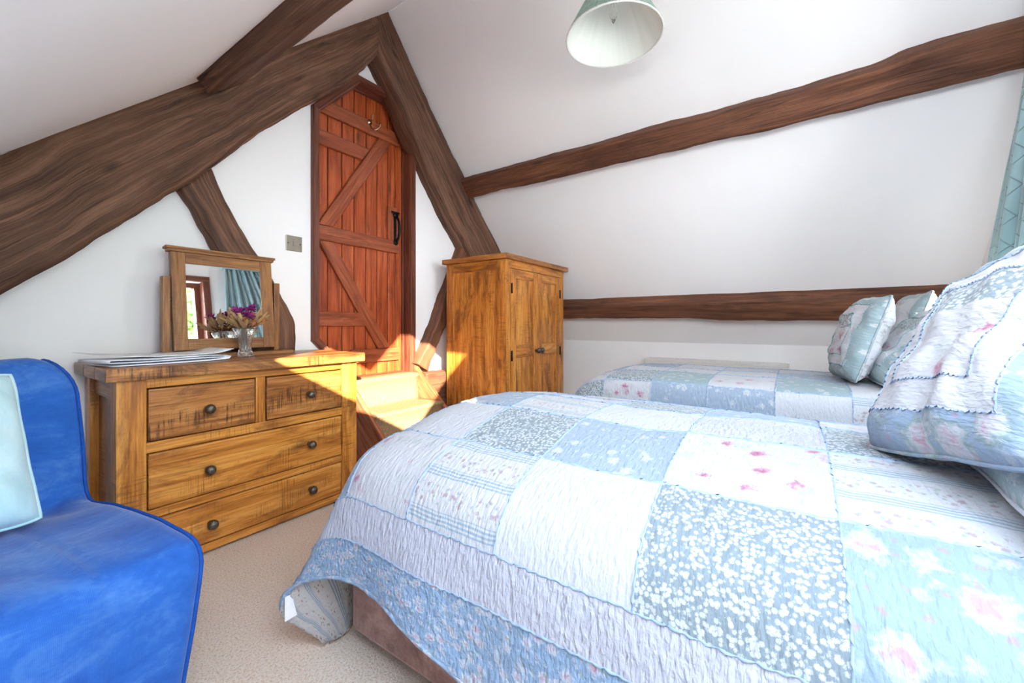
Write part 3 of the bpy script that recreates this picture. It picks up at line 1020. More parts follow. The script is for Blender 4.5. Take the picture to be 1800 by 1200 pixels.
# ------------------------------------------------------------------ papers on the chest
def sheet(bm, pts, w0, w1, mat=0, n=26):
    """Strip of paper: centre line pts, swept from offset w0 to w1 (vectors)."""
    P = by_arc(pts, n)
    rings = [[p + Vector(w0) * (1 - f) + Vector(w1) * f for f in (0, .25, .5, .75, 1)] for p in P]
    loft(bm, rings, closed=False, mat=mat)


b = nb()
Y0, Y1 = Vector((0, -.0, 0)), Vector((-.05, .20, 0))
sheet(b, [(.425, 2.125, .8385), (.52, 2.115, .8385), (.68, 2.125, .8385), (.80, 2.15, .840), (.835, 2.16, .846), (.82, 2.155, .858), (.72, 2.14, .861), (.55, 2.12, .859), (.43, 2.11, .863), (.405, 2.11, .859), (.42, 2.112, .851), (.55, 2.12, .849), (.72, 2.135, .851), (.79, 2.15, .850)], Y0, Y1, n=60)
sheet(b, [(.742, 2.139, .8625), (.752, 2.141, .8625)], Y0, Y1, 1, 3)
o = tag(obj('folded_leaflet', b, [M['paper'], M['paper_line']], base=(.62, 2.2, .838), smooth=True), 'thick white folded leaflet lying on the left end of the chest top', 'leaflet')
so = o.modifiers.new('thickness', 'SOLIDIFY'); so.thickness = .0016
b = nb()
t = NT('printed_sheet')
xs = t.sep(t.obj(1))
m1, _ = blobs(t, 14, .2, 2.0)
M['print'] = t.out(t.mix(t.math('MULTIPLY', m1, .45), lin((240, 242, 244)), lin((140, 160, 158))), .5, .3)
sheet(b, [(.40, 2.20, .882), (.48, 2.20, .873), (.60, 2.205, .8665), (.72, 2.215, .8665), (.80, 2.23, .870), (.865, 2.25, .884)], (0, -.04, 0), (-.04, .21, .004))
o = tag(obj('printed_sheet', b, M['print'], base=(.62, 2.3, .866), smooth=True), 'loose pale printed sheet with curled ends lying on top of the folded leaflet', 'paper')
so = o.modifiers.new('thickness', 'SOLIDIFY'); so.thickness = .001

# ------------------------------------------------------------------ vase and dried flowers
VX, VY, VZ = .945, 2.285, .8365
def facet(a, h): return 1 + .05 * abs(math.cos(7 * a + h * 70)) * abs(math.cos(7 * a - h * 70))
b = nb()
lathe(b, [(0, 0), (.036, 0), (.038, .006), (.030, .022), (.025, .045), (.026, .065), (.034, .095), (.046, .125), (.054, .143), (.0535, .146), (.050, .143), (.041, .122), (.029, .095), (.020, .068), (.019, .045), (.018, .026), (0, .022)], (VX, VY, VZ), (0, 0, 1), 48, fn=facet)
tag(obj('vase', b, M['crystal'], base=(VX, VY, VZ), smooth=True), 'small flared cut crystal vase on the chest, holding dried flowers', 'vase')


def leaf_blade(bm, p, d, length, width, curl=.2):
    d = Vector(d).normalized()
    s = d.cross(Vector((0, 0, 1)))
    s = s.normalized() if s.length > .1 else Vector((1, 0, 0))
    s = (Matrix.Rotation(random.uniform(-.7, .7), 3, d) @ s)
    up = s.cross(d)
    rings = []
    for i in range(9):
        f = i / 8
        w = width * (math.sin(math.pi * min(1, f * .92 + .04)) ** .8) * .5
        c = p + d * (length * f) + up * (curl * length * (f * f) * .6)
        rings.append([c - s * w + up * w * .35, c, c + s * w + up * w * .35])
    loft(bm, rings, closed=False)


top = Vector((VX, VY, VZ + .13))
foot = Vector((VX, VY, VZ + .03))
def stem_to(bm, q, bend=.01, r=.0022):
    mid = top + Vector((random.uniform(-.02, .02), random.uniform(-.02, .02), .005))
    tube(bm, by_arc([foot + Vector((random.uniform(-.006, .006), random.uniform(-.006, .006), 0)), mid, q], 10), r, 6)


sprays = [(-.115, -.03, .075), (-.085, .00, .135), (-.04, .06, .12), (.10, -.01, .13), (.125, .02, .085), (.05, .05, .14), (-.06, -.07, .06), (.06, -.06, .06)]
for i, (dx, dy, dz) in enumerate(sprays):
    q = Vector((VX + dx * .55, VY + dy * .55, VZ + .13 + dz * .45))
    root = thing('dried_leaf_sprig', 'dried tan leaf sprig fanning out of the crystal vase', 'dried flower', (VX + dx * .3, VY + dy * .3, VZ + .13), 'dried leaf sprigs in the vase')
    s = nb(); stem_to(s, q); obj('stem', s, M['stem_dry'], root, smooth=True)
    l = nb()
    dv = Vector((dx, dy, dz)).normalized()
    for k in range(6):
        jit = Vector((random.uniform(-.42, .42), random.uniform(-.42, .42), random.uniform(-.25, .55)))
        leaf_blade(l, q - dv * random.uniform(0, .035), dv + jit, random.uniform(.060, .090), random.uniform(.018, .025), random.uniform(-.1, .3))
    o = obj('leaf', l, M['leaf_dry'], root, smooth=True)
    o['kind'] = 'stuff'
for i, (dx, dy, dz) in enumerate([(-.05, -.01, .125), (-.012, .02, .125), (.025, -.01, .145), (.0, -.03, .095)]):
    q = Vector((VX + dx, VY + dy, VZ + .135 + dz * .7))
    root = thing('dried_purple_flower', 'crumpled dried purple flower head in the middle of the crystal vase', 'dried flower', (VX + dx * .5, VY + dy * .5, VZ + .13), 'purple dried flowers in the vase')
    s = nb(); stem_to(s, q); obj('stem', s, M['stem_dry'], root, smooth=True)
    h = nb()
    for k in range(46):
        a = Vector((random.gauss(0, 1), random.gauss(0, 1), random.gauss(.5, 1))).normalized()
        leaf_blade(h, q + a * random.uniform(0, .012), a, random.uniform(.014, .026), .013, .6)
    o = obj('flower_head', h, M['petal_purple'], root, smooth=True)
for i, (dx, dy, dz) in enumerate([(.02, -.045, .035), (.072, -.02, .055), (-.015, -.04, .045), (.04, .0, .075)]):
    q = Vector((VX + dx, VY + dy, VZ + .14 + dz * .8))
    root = thing('dried_thistle', 'spiky rust coloured dried thistle head low over the vase rim', 'dried flower', (VX + dx * .5, VY + dy * .5, VZ + .13), 'rust dried thistles in the vase')
    s = nb(); stem_to(s, q); obj('stem', s, M['stem_dry'], root, smooth=True)
    h = nb()
    lathe(h, [(0, -.012), (.008, -.010), (.013, 0), (.010, .010), (0, .014)], q, Vector((dx, dy, .06)), 12)
    for k in range(80):
        a = Vector((random.gauss(0, 1), random.gauss(0, 1), random.gauss(.3, 1))).normalized()
        leaf_blade(h, q + a * .008, a, random.uniform(.014, .022), .0035, .1)
    obj('flower_head', h, M['petal_rust'], root, smooth=True)


# ------------------------------------------------------------------ cushions and pillows
def pillow(name, label, cat, origin, right, up, w, h, thick, mats, cell, group=None, bands=(), pipe=None, n=36, seed=0.0, ruff=None, flange=0.0):
    """origin: middle of the bottom edge. cell(u,v)->material index for u,v in -1..1."""
    R = Vector(right).normalized()
    U = Vector(up); U = (U - R * U.dot(R)).normalized()
    Nn = U.cross(R).normalized()      # front side
    o3 = Vector(origin)
    if Nn.y < 0: Nn = -Nn
    root = thing(name, label, cat, tuple(o3), group)

    def pos(u, v, side):
        au, av = abs(u), abs(v)
        cu = (1 - .05 * (1 - av ** 2) * 1.0 * (au ** 2))
        cv = (1 - .05 * (1 - au ** 2) * (av ** 2))
        t_ = ((1 - au ** 2.6) * (1 - av ** 2.6)) ** .5
        rc = 1 - .05 * (au * av) ** 4
        p = o3 + R * (u * w / 2 * cu * rc) + U * (h / 2 + v * h / 2 * cv * rc)
        wr = nz3((u * 2.2, v * 2.2, side), 1.5, seed) * .018 + nz3((u, v, side), 5, seed + 3) * .006
        sag = -.02 * (1 - av) * 0
        p = p + Nn * (side * (thick / 2 * t_ + wr * min(1, t_ * 2)))
        p = p + R * nz3((u, v, 0), 1.7, seed + 9) * .012 + U * nz3((u, v, 0), 1.7, seed + 14) * .012
        return p
    bm = bmesh.new()
    uvq = bm.loops.layers.uv.new('UVMap')
    grid = sorted(set([-1 + 2 * i / n for i in range(n + 1)] + list(bands) + [-x for x in bands]))
    m = len(grid)
    V = {}
    for s in (1, -1):
        for i, u in enumerate(grid):
            for j, v in enumerate(grid):
                edge = i in (0, m - 1) or j in (0, m - 1)
                if edge and s == -1: V[(s, i, j)] = V[(1, i, j)]
                else: V[(s, i, j)] = bm.verts.new(pos(u, v, s))
    for s in (1, -1):
        for i in range(m - 1):
            for j in range(m - 1):
                q = (V[(s, i, j)], V[(s, i + 1, j)], V[(s, i + 1, j + 1)], V[(s, i, j + 1)])
                f = bm.faces.new(q if s == 1 else q[::-1])
                f.smooth = True
                uc, vc = (grid[i] + grid[i + 1]) / 2, (grid[j] + grid[j + 1]) / 2
                f.material_index = cell(uc, vc, s)
                cs = ((i, j), (i + 1, j), (i + 1, j + 1), (i, j + 1))
                for l, (a, b_) in zip(f.loops, cs if s == 1 else cs[::-1]):
                    l[uvq].uv = (grid[a] * w / 2 + seed * 3, grid[b_] * h / 2 + seed)
    bmesh.ops.recalc_face_normals(bm, faces=bm.faces)
    obj('cover', bm, mats, root, smooth=True)
    if pipe:
        pb = nb()
        pts = [pos(u, -1, 1) for u in grid] + [pos(1, v, 1) for v in grid[1:]] + [pos(u, 1, 1) for u in grid[::-1][1:]] + [pos(-1, v, 1) for v in grid[::-1][1:]]
        tube(pb, pts, .0045, 6)
        obj('piping', pb, pipe, root, smooth=True)
    if ruff:
        rb = nb()
        for bd in bands:
            path = []
            K = 80
            for k in range(K): path.append((-bd + 2 * bd * k / K, -bd))
            for k in range(K): path.append((bd, -bd + 2 * bd * k / K))
            for k in range(K): path.append((bd - 2 * bd * k / K, bd))
            for k in range(K + 1): path.append((-bd, bd - 2 * bd * k / K))
            rings = []
            for k, (u, v) in enumerate(path):
                wv = math.sin(k * 1.9) * .003 + random.uniform(-.0015, .0015)
                p = pos(u, v, 1)
                sd = (R if abs(abs(u) - bd) < 1e-6 else U)
                rings.append([p - Nn * .001 + sd * .001, p + Nn * .003 + sd * wv, p - Nn * .001 - sd * .001])
            loft(rb, rings, closed=False)
        obj('ruffle', rb, ruff, root, smooth=True)
    return root


def sham_cell(u, v, s):
    m = max(abs(u), abs(v))
    if s < 0: return 4
    if m > .82: return 5
    if m > .60: return 2
    if m > .40: return 1
    return 0 if v < .12 else 3


SHAM = [FAB['roses'], FAB['white'], FAB['bluerose'], FAB['grey'], FAB['stripes'], FAB['bluerose']]


def sham_a(u, v, s):
    m = max(abs(u), abs(v))
    if s < 0: return 4
    if m > .72: return 2
    if m > .48: return 1
    return 0 if v < .15 else 3


# ------------------------------------------------------------------ beds
def bed_quilt(name, label, cross, p_l1, q_seams, foot, rows, bedtop, tagx, rseed, near_scale, corner=None, parts=True, xpatch=.272):
    """cross: points (x,z) from near hem to far hem; p=0 where the patch area starts (first point index p_l1).
    foot: points (y, dz). q_seams: y of the column seams from foot to head."""
    XS = [Vector((p[0], p[1], 0)) for p in cross]
    dense = [interp(XS, k / 800) for k in range(801)]
    acc = [0]
    for a, b_ in zip(dense, dense[1:]): acc.append(acc[-1] + (b_ - a).length)
    k0 = round(800 * p_l1 / (len(cross) - 1))
    s0 = acc[k0]
    def cs(p):
        s = max(0, min(acc[-1], p + s0))
        lo, hi = 0, 800
        while hi - lo > 1:
            mid = (lo + hi) // 2
            if acc[mid] <= s: lo = mid
            else: hi = mid
        f = (s - acc[lo]) / max(1e-9, acc[hi] - acc[lo])
        v = dense[lo].lerp(dense[hi], f)
        return v.x, v.y
    FS = [Vector((p[0], p[1], 0)) for p in foot]
    fd = [interp(FS, k / 400) for k in range(401)]
    fa = [0]
    for a, b_ in zip(fd, fd[1:]): fa.append(fa[-1] + (b_ - a).length)
    def fs(q):     # arc past the start of the foot rounding
        q = max(0, min(fa[-1], q))
        lo, hi = 0, 400
        while hi - lo > 1:
            mid = (lo + hi) // 2
            if fa[mid] <= q: lo = mid
            else: hi = mid
        f = (q - fa[lo]) / max(1e-9, fa[hi] - fa[lo])
        v = fd[lo].lerp(fd[hi], f)
        return v.x, v.y
    y_c = foot[0][0]
    pmin, pmax = -s0, acc[-1] - s0
    qmax = fa[-1]
    yhead = q_seams[-1]
    pcor = corner['p'] if corner else None

    def pos(p, y):
        """y is the flat coordinate along the bed: equals world y up to y_c, then arc length."""
        q = y - y_c
        pp = p
        sc = near_scale(min(y, y_c)) if p < -.11 else 1
        if p < -.11: pp = -.11 + (p + .11) * sc
        yy, dz = (y, 0.0) if q <= 0 else fs(q)
        x, z = cs(pp)
        if corner and q > 0 and pp < pcor:
            pd = pcor - pp
            pw = 2.25
            r = (pd ** pw + q ** pw) ** (1 / pw)
            phi = math.atan2(q, pd)
            w = phi / (math.pi / 2)
            xa, za = cs(pcor - r if r < pcor - pmin else pmin)
            if r > pcor - pmin: za -= (r - (pcor - pmin))
            yb, db = fs(r)
            xk, zk = cs(pcor)
            hx, hy = xk - xa, yb - y_c
            s = w * w * (3 - 2 * w)
            zz = zk + (za - zk) * (1 - s) + db * s
            x = xk - hx * math.cos(phi) ** .8
            yy = y_c + hy * math.sin(phi) ** .8
            g = max(0, min(1, (r - .22) / .42)) ** 1.5
            pk = math.exp(-((math.degrees(phi) - corner['deg']) / 17.0) ** 2)
            x += corner['flare'][0] * g * pk
            yy += corner['flare'][1] * g * pk
            pk2 = math.exp(-((math.degrees(phi) - 62) / 14.0) ** 2)
            x += .02 * g * pk2; yy -= .0 * g * pk2
            z = max(.012, zz)
        else:
            z = max(.012, z + dz) if dz else z
            if q > 0: z = max(.012, z)
        # soft waves of the hanging hem and gentle puffs on top
        hang = max(0, min(1, (-.02 - p) / .3))
        x -= hang * (.004 + .014 * math.sin(y * 9.0 + 1.0) + .006 * math.sin(y * 19))
        top = 1 - hang
        z += top * (nz3((x, yy, 0), 2.2, rseed) * .010 + nz3((x, yy, 0), 6, rseed + 4) * .005)
        nn = nz3((p, y, 0), 26, rseed) * .0035
        z += top * nn; x -= hang * nn * 2
        return Vector((x, yy, z))

    pl = [pmin + (-.11 - pmin) * i / 16 for i in range(17)] + [-.11 + .11 * i / 5 for i in range(1, 6)]
    rs = []
    x = 0
    k = 0
    while x < pmax - .02:
        nx = min(pmax, x + xpatch)
        rs.append((x, nx))
        pl += [x + (nx - x) * i / 11 for i in range(1, 12)]
        x = nx
    qs = [y_c + qmax]
    fb = [q_seams[0] + .26, q_seams[0] + .37]
    cuts = [y_c + qmax] + [f for f in fb[::-1]] + list(q_seams)
    ql = [cuts[0]]
    for a, b_ in zip(cuts, cuts[1:]):
        st_ = max(3, int(abs(a - b_) / .025))
        ql += [a + (b_ - a) * i / st_ for i in range(1, st_ + 1)]
    names = ['white', 'roses', 'stripes', 'grey', 'daisy', 'bluerose', 'lilac', 'border', 'teal', 'lining']
    idx = {k_: i for i, k_ in enumerate(names)}
    bm = bmesh.new()
    uvq = bm.loops.layers.uv.new('UVMap')
    V = [[bm.verts.new(pos(p, y)) for y in ql] for p in pl]

    def which(p, y):
        if p < -.11 or y > fb[1]: return 'border'
        if p < 0 or y > fb[0]: return 'lilac'
        r = min(len(rows) - 1, int(p / xpatch))
        c = 0
        for c_, ys_ in enumerate(q_seams):
            if y < ys_: c = c_ + 1
        return rows[r][min(c, len(rows[r]) - 1)]
    for i in range(len(pl) - 1):
        for j in range(len(ql) - 1):
            f = bm.faces.new((V[i][j], V[i + 1][j], V[i + 1][j + 1], V[i][j + 1]))
            f.smooth = True
            f.material_index = idx[which((pl[i] + pl[i + 1]) / 2, (ql[j] + ql[j + 1]) / 2)]
            for l, (a, b_) in zip(f.loops, ((i, j), (i + 1, j), (i + 1, j + 1), (i, j + 1))):
                l[uvq].uv = (pl[a] + 3 + rseed, ql[b_] + 3)
    bmesh.ops.recalc_face_normals(bm, faces=bm.faces)
    up = sum((f.normal.z * f.calc_area() for f in bm.faces))
    if up < 0: bmesh.ops.reverse_faces(bm, faces=bm.faces)
    c0 = pos(.4, .2)
    root = thing(name, label, 'quilt', (c0.x, c0.y, c0.z))
    cv = obj('cover', bm, [FAB[k_] for k_ in names], root, smooth=True)
    so = cv.modifiers.new('thickness', 'SOLIDIFY')
    so.thickness = .011
    so.offset = -1
    so.material_offset = 20
    so.material_offset_rim = 0
    # raised frilled seams along the patch joins
    rb = nb()
    def seam(path):
        rings = []
        for k_, (p, y) in enumerate(path):
            c = pos(p, y)
            e = .004
            n_ = (pos(p + e, y) - c).cross(pos(p, y + e) - c)
            n_ = n_.normalized() if n_.length > 0 else Vector((0, 0, 1))
            if n_.z < 0 and p > .1: n_ = -n_
            if p <= .1 and n_.x > 0: n_ = -n_
            d = (pos(*path[min(k_ + 1, len(path) - 1)]) - pos(*path[max(0, k_ - 1)])).normalized()
            s_ = d.cross(n_)
            wv = math.sin(k_ * 2.1) * .0022 + random.uniform(-.0015, .0015)
            rings.append([c + s_ * .002 - n_ * .001, c + n_ * (.0035 + random.uniform(-.001, .001)) + s_ * wv, c - s_ * .002 - n_ * .001])
        loft(rb, rings, closed=False)
    st_ = .0085
    ymax, ymin = fb[0], q_seams[-1]
    ny = int((ymax - ymin) / st_)
    for p in [-.11, 0] + [r[0] for r in rs[1:]]:
        seam([(p, ymax - (ymax - ymin) * i / ny) for i in range(ny + 1)])
    np_ = int(pmax / st_)
    for y in [fb[0]] + list(q_seams[:-1]):
        seam([(pmax * i / np_, y) for i in range(np_ + 1)])
    obj('seam_ruffle', rb, M['ruffle'], root, smooth=True)
    # bound hem
    hb = nb()
    path = [(pmin, y) for y in ql[::-1]]
    tube(hb, [pos(*q) + Vector((0.004, 0, .003)) for q in path], .006, 6)
    if corner:
        tube(hb, [pos(p, ql[0]) for p in pl if p < pcor + .2], .006, 6)
    obj('hem_binding', hb, FAB['border'], root, smooth=True)
    return root, pos, (pmin, pmax, y_c + qmax)


def divan(name, label, x0, x1, y0, y1, zm, ztop, inset_=.0):
    r = thing(name, label, 'bed', ((x0 + x1) / 2, (y0 + y1) / 2, 0))
    b = nb(); box(b, x0, x1, y0, y1, .055, zm, .012)
    obj('divan_base', b, M['suede'], r)
    b = nb(); box(b, x0 + .01, x1 - .01, y0, y1 - .01, zm, ztop, .04)
    obj('mattress', b, FAB['white'], r)
    for x in (x0 + .07, x1 - .07):
        for y in (y1 - .05, y0 + .08):
            c = nb()
            lathe(c, [(0, -.012), (.022, -.012), (.026, -.006), (.026, .006), (.022, .012), (0, .012)], (x, y, .027), (1, 0, 0), 16)
            box(c, x - .018, x + .018, y - .012, y + .02, .038, .056, .003)
            obj('caster', c, M['black_plastic'], r)
    return r


divan('double_bed', 'nearer double bed with a taupe suede divan base on casters', .765, 2.13, -.95, 1.125, .36, .545)
divan('single_bed', 'farther single bed against the low wall, partly hidden by the double bed', 2.36, 3.24, -.95, 1.04, .36, .655)

cross1 = [(.645, .13), (.672, .27), (.690, .41), (.708, .50), (.745, .575), (.82, .625), (.93, .660), (1.10, .697), (1.30, .713), (1.50, .703), (1.72, .672), (1.94, .635), (2.07, .60), (2.155, .52), (2.185, .38), (2.19, .22)]
foot1 = [(1.0, 0), (1.06, -.012), (1.12, -.045), (1.165, -.10), (1.185, -.18), (1.195, -.30), (1.20, -.45), (1.205, -.60), (1.205, -.72)]
rows1 = [['daisy', 'roses', 'stripes', 'white', 'grey', 'bluerose', 'white', 'roses'],
         ['roses', 'white', 'grey', 'daisy', 'roses', 'stripes', 'grey', 'daisy'],
         ['white', 'daisy', 'stripes', 'white', 'lilac', 'grey', 'roses', 'white'],
         ['grey', 'roses', 'white', 'grey', 'daisy', 'roses', 'white', 'daisy'],
         ['daisy', 'white', 'roses', 'stripes', 'white', 'grey', 'daisy', 'white'],
         ['border'] * 8]
def ns1(y):
    t_ = max(0, min(1, (.86 - y) / .55))
    return .40 + .50 * (t_ * t_ * (3 - 2 * t_))
q1, qpos, qlim = bed_quilt('patchwork_quilt', 'blue and white patchwork quilt draped over the nearer double bed', cross1, 3, [1.076, .811, .533, .230, -.07, -.37, -.66, -.93], foot1, rows1, .65, 0, 1.0, ns1,
                    corner={'p': .285, 'deg': 30, 'flare': (-.11, .13)})
tb = nb()
hc = qpos(qlim[0] + .02, 1.36)
box(tb, hc.x - .005, hc.x + .05, hc.y - .02, hc.y - .018, hc.z - .05, hc.z + .02, 0)
obj('care_tag', tb, M['tag'], q1)

cross2 = [(2.245, .30), (2.25, .42), (2.253, .52), (2.256, .61), (2.268, .665), (2.31, .70), (2.40, .712), (2.60, .716), (2.85, .716), (3.08, .712), (3.22, .70), (3.29, .655), (3.31, .55), (3.315, .35)]
foot2 = [(.86, 0), (.94, -.012), (1.02, -.04), (1.08, -.09), (1.11, -.16), (1.12, -.28), (1.125, -.42), (1.125, -.55)]
rows2 = [['grey', 'roses', 'daisy', 'daisy', 'white', 'stripes', 'grey'], ['roses', 'grey', 'teal', 'roses', 'teal', 'white', 'daisy'], ['daisy', 'white', 'roses', 'white', 'daisy', 'grey', 'white'], ['white', 'daisy', 'white', 'stripes', 'white', 'roses', 'daisy'], ['border'] * 7]
bed_quilt('patchwork_quilt', 'pale teal and white patchwork quilt covering the farther single bed', cross2, 1, [.90, .63, .35, .06, -.22, -.50, -.93], foot2, rows2, .71, 0, 5.0, lambda y: .5)

SH2 = [FAB['roses'], FAB['white'], FAB['teal'], FAB['grey'], FAB['stripes'], FAB['teal']]
pillow('quilted_cushion', 'large square patchwork cushion leaning on the pillows of the double bed, front of frame', 'cushion', (1.075, -.215, .742), (.42, .147, -.084), (.02, -.25, .40), .45, .51, .17,
       SHAM, sham_a, 'quilted cushions on the beds', (.48, .72), FAB['bluerose'], seed=1.3, ruff=M['ruffle'])
def sham_b(u, v, s): return 4 if max(abs(u), abs(v)) < .8 and s > 0 else 5
pillow('pillow', 'striped floral pillow lying back behind the large front cushion', 'pillow', (1.22, -.285, .71), (.74, .0, 0), (0, -.42, .27), .78, .50, .17,
       SH2, sham_b, 'pillows on the beds', (.8,), FAB['white'], seed=2.1, ruff=M['ruffle_teal'])
pillow('quilted_cushion', 'small square teal patchwork cushion propped upright on the single bed', 'cushion', (2.60, -.21, .725), (.41, .065, 0), (.03, -.13, .41), .40, .43, .16,
       SH2, sham_a, 'quilted cushions on the beds', (.48, .72), FAB['teal'], seed=3.2, ruff=M['ruffle_teal'])
pillow('pillow', 'teal and white patchwork pillow leaning behind the small cushion on the single bed', 'pillow', (2.62, -.31, .73), (.62, .02, 0), (0, -.33, .34), .62, .46, .17,
       SH2, sham_a, 'pillows on the beds', (.48, .72), FAB['teal'], seed=4.4, ruff=M['ruffle_teal'])
pillow('pillow', 'white pillow edged in teal, its top corner catching the sun, rearmost on the single bed', 'pillow', (3.02, -.43, .73), (.50, .0, 0), (0, -.14, .43), .50, .46, .15,
       SH2, lambda u, v, s: 1 if max(abs(u), abs(v)) < .8 else 5, 'pillows on the beds', (.8,), FAB['teal'], seed=5.7)

# ------------------------------------------------------------------ blue sofa and its cushion
SF = Vector((.4256, 1.241, 0))
SR = Matrix.Rotation(math.radians(9.5), 4, 'Z')
def S(p): return SF + SR @ Vector(p)
sofa = thing('sofa_chair', 'low sofa chair in a loose blue corduroy cover beside the chest of drawers', 'sofa', tuple(S((-.4, .45, 0))))
prof = [(.012, .012), (.004, .12), (.0, .25), (.0, .36), (.012, .42), (.05, .452), (.15, .462), (.32, .462), (.48, .456), (.58, .450), (.625, .462), (.65, .52), (.668, .62), (.69, .72), (.712, .81), (.745, .868), (.79, .888), (.835, .872), (.865, .80), (.872, .60), (.875, .30), (.875, .012)]
PR = by_arc([(p[0], p[1], 0) for p in prof], 110)
def offs(P, d):
    out = []
    for i, p in enumerate(P):
        t_ = (P[min(i + 1, len(P) - 1)] - P[max(i - 1, 0)]).normalized()
        n_ = Vector((-t_.y, t_.x, 0))       # outward is to the left of travel
        out.append(p + n_ * d)
    return out
W = .80
rr = .035
stations = [(-W, -rr), (-W + .01, -rr * .4), (-W + rr, 0)] + [(-W + rr + (W - 2 * rr) * i / 46, 0) for i in range(1, 46)] + [(-rr, 0), (-rr * .6, -.004), (-rr * .25, -rr * .3), (-.001, -rr * .75), (0.0, -rr * 1.2)]
def sofa_pt(lx, p, d=0.0):
    y, z = p.x, p.y
    f = max(0, 1 + lx / W)                     # 1 at the visible right end
    e = max(0, min(1, (lx + .30) / .30))
    if z > .76: lx = lx - e * .10 * (1 - math.sqrt(max(0, 1 - min(1, (z - .76) / .135) ** 2)))
    if z < .40: lx = lx - e * .050 * (1 - z / .40)
    if y < .1 and z < .45: lx += 0
    wv = nz3((lx * 1.6, y, z), 3.0, 2.0) * .012 + nz3((lx, y, z), 9, 5.0) * .005
    # folds hanging down the front and creases radiating in the seat joint
    if y < .05: wv += .010 * math.sin(lx * 20 + z * 4 + 2.0 * nz3((lx, z, 0), 4, 1)) * (1 - z / .5)
    if .40 < y < .70: wv += .006 * math.sin(lx * 46 + y * 18) * math.exp(-((y - .60) / .08) ** 2)
    # piped seam down the seat and the front panel
    sx = -.205 - .02 * y
    seam_ = math.exp(-((lx - sx) / .006) ** 2) * .010 - math.exp(-((lx - sx - .016) / .012) ** 2) * .007
    if y < .64: wv += seam_
    return lx, y, z, wv
bm = nb()
rings = []
for lx, d in stations:
    P = offs(PR, d)
    base_n = offs(PR, d + 1e-3)
    ring = []
    for p, pn in zip(P, base_n):
        x_, y_, z_, wv = sofa_pt(lx, p)
        n_ = (pn - p).normalized()
        ring.append(S((x_, y_ + n_.x * wv, max(.008, z_ + n_.y * wv))))
    rings.append(ring)
loft(bm, rings, swap=False)
obj('slip_cover', bm, M['blue'], sofa, smooth=True)
pb = nb()
pts = []
for p, pn in zip(offs(PR, -.008), offs(PR, -.007)):
    x_, y_, z_, wv = sofa_pt(-.008, p)
    n_ = (pn - p).normalized()
    pts.append(S((x_, y_ + n_.x * wv, max(.012, z_ + n_.y * wv))))
tube(pb, pts, .005, 6)
obj('piping', pb, M['blue_pipe'], sofa, smooth=True)
rd = SR @ Vector((1, 0, 0))
cb = S((-.375, .44, .475))
ct = S((-.385, .655, .88))
pillow('aqua_cushion', 'pale aqua cotton cushion leaning against the blue sofa back', 'cushion', tuple(cb), tuple(rd), tuple((ct - cb)), .44, .44, .16, [M['aqua']], lambda u, v, s: 0, None, (), M['aqua'], seed=6.1)

# ------------------------------------------------------------------ radiator
ra = thing('radiator', 'cream panel radiator on the low wall beyond the single bed', 'radiator', (4.14, .6, .15))
b = nb()
box(b, 4.10, 4.118, .02, 1.19, .16, .64, .006, axis=1)
for k in range(36):
    y = .05 + k * .032
    tube(b, [(4.100, y, .19), (4.098, y, .40), (4.100, y, .61)], .006, 6)
obj('panel', b, M['white_metal'], ra)
b = nb()
box(b, 4.098, 4.195, .02, 1.19, .64, .668, .004, axis=1)
for k in range(45):
    y = .035 + k * .0255
    box(b, 4.115, 4.185, y, y + .016, .667, .671, 0)
obj('top_grille', b, M['white_metal'], ra)
for y0 in (.008, 1.19):
    b = nb(); box(b, 4.10, 4.195, y0, y0 + .012, .16, .665, .003)
    obj('side_cap', b, M['white_metal'], ra)
for y0 in (.15, 1.0):
    b = nb(); box(b, 4.19, 4.219, y0, y0 + .04, .25, .6, 0)
    obj('bracket', b, M['white_metal'], ra)
b = nb(); lathe(b, [(0, 0), (.016, 0), (.016, .06), (.012, .07), (0, .07)], (4.14, -.03, .17), (0, 0, 1), 12); tube(b, [(4.14, -.03, .0), (4.14, -.03, .17)], .007); tube(b, [(4.14, -.03, .19), (4.14, .02, .19)], .008)
obj('valve', b, M['white_metal'], ra)

# ------------------------------------------------------------------ pendant lamp
LX, LY, LZ = 1.98, .735, 2.44
la = thing('pendant_lamp', 'pale sage pleated coolie lampshade hanging from the ridge', 'lamp', (LX, LY, LZ))
b = nb()
K = 220
def pleat(a, h): return 1 + .012 * math.sin(a * 34) + .006 * math.sin(a * 68 + h * 3)
R0, R1, HH = .236, .095, .27
lay = []
for i in range(14):
    f = i / 13
    r = R0 + (R1 - R0) * f
    lay.append([Vector((LX + r * pleat(2 * math.pi * k / K, f) * math.cos(2 * math.pi * k / K), LY + r * pleat(2 * math.pi * k / K, f) * math.sin(2 * math.pi * k / K), LZ + HH * f)) for k in range(K)])
loft(b, lay, cap=False)
obj('lamp_shade', b, M['shade'], la, smooth=True)
b = nb()
lay = [[Vector((LX + r * math.cos(2 * math.pi * k / 64), LY + r * math.sin(2 * math.pi * k / 64), LZ + h)) for k in range(64)] for r, h in ((R0 - .007, .001), (R0 - .040, .064), (R1 + .024, .20), (R1 - .006, HH - .002))]
loft(b, lay, cap=False)
obj('shade_lining', b, M['shade_in'], la, smooth=True)
b = nb()
tube(b, [(LX + (R0 - .002) * math.cos(2 * math.pi * k / 96), LY + (R0 - .002) * math.sin(2 * math.pi * k / 96), LZ) for k in range(97)], .0045, 6)
obj('shade_rim', b, M['shade_in'], la, smooth=True)
b = nb()
for k in range(3):
    a = k * 2.094 + .4
    tube(b, [(LX + .018 * math.cos(a), LY + .018 * math.sin(a), LZ + .215), (LX + (R1 + .02) * math.cos(a), LY + (R1 + .02) * math.sin(a), LZ + .215)], .002, 6)
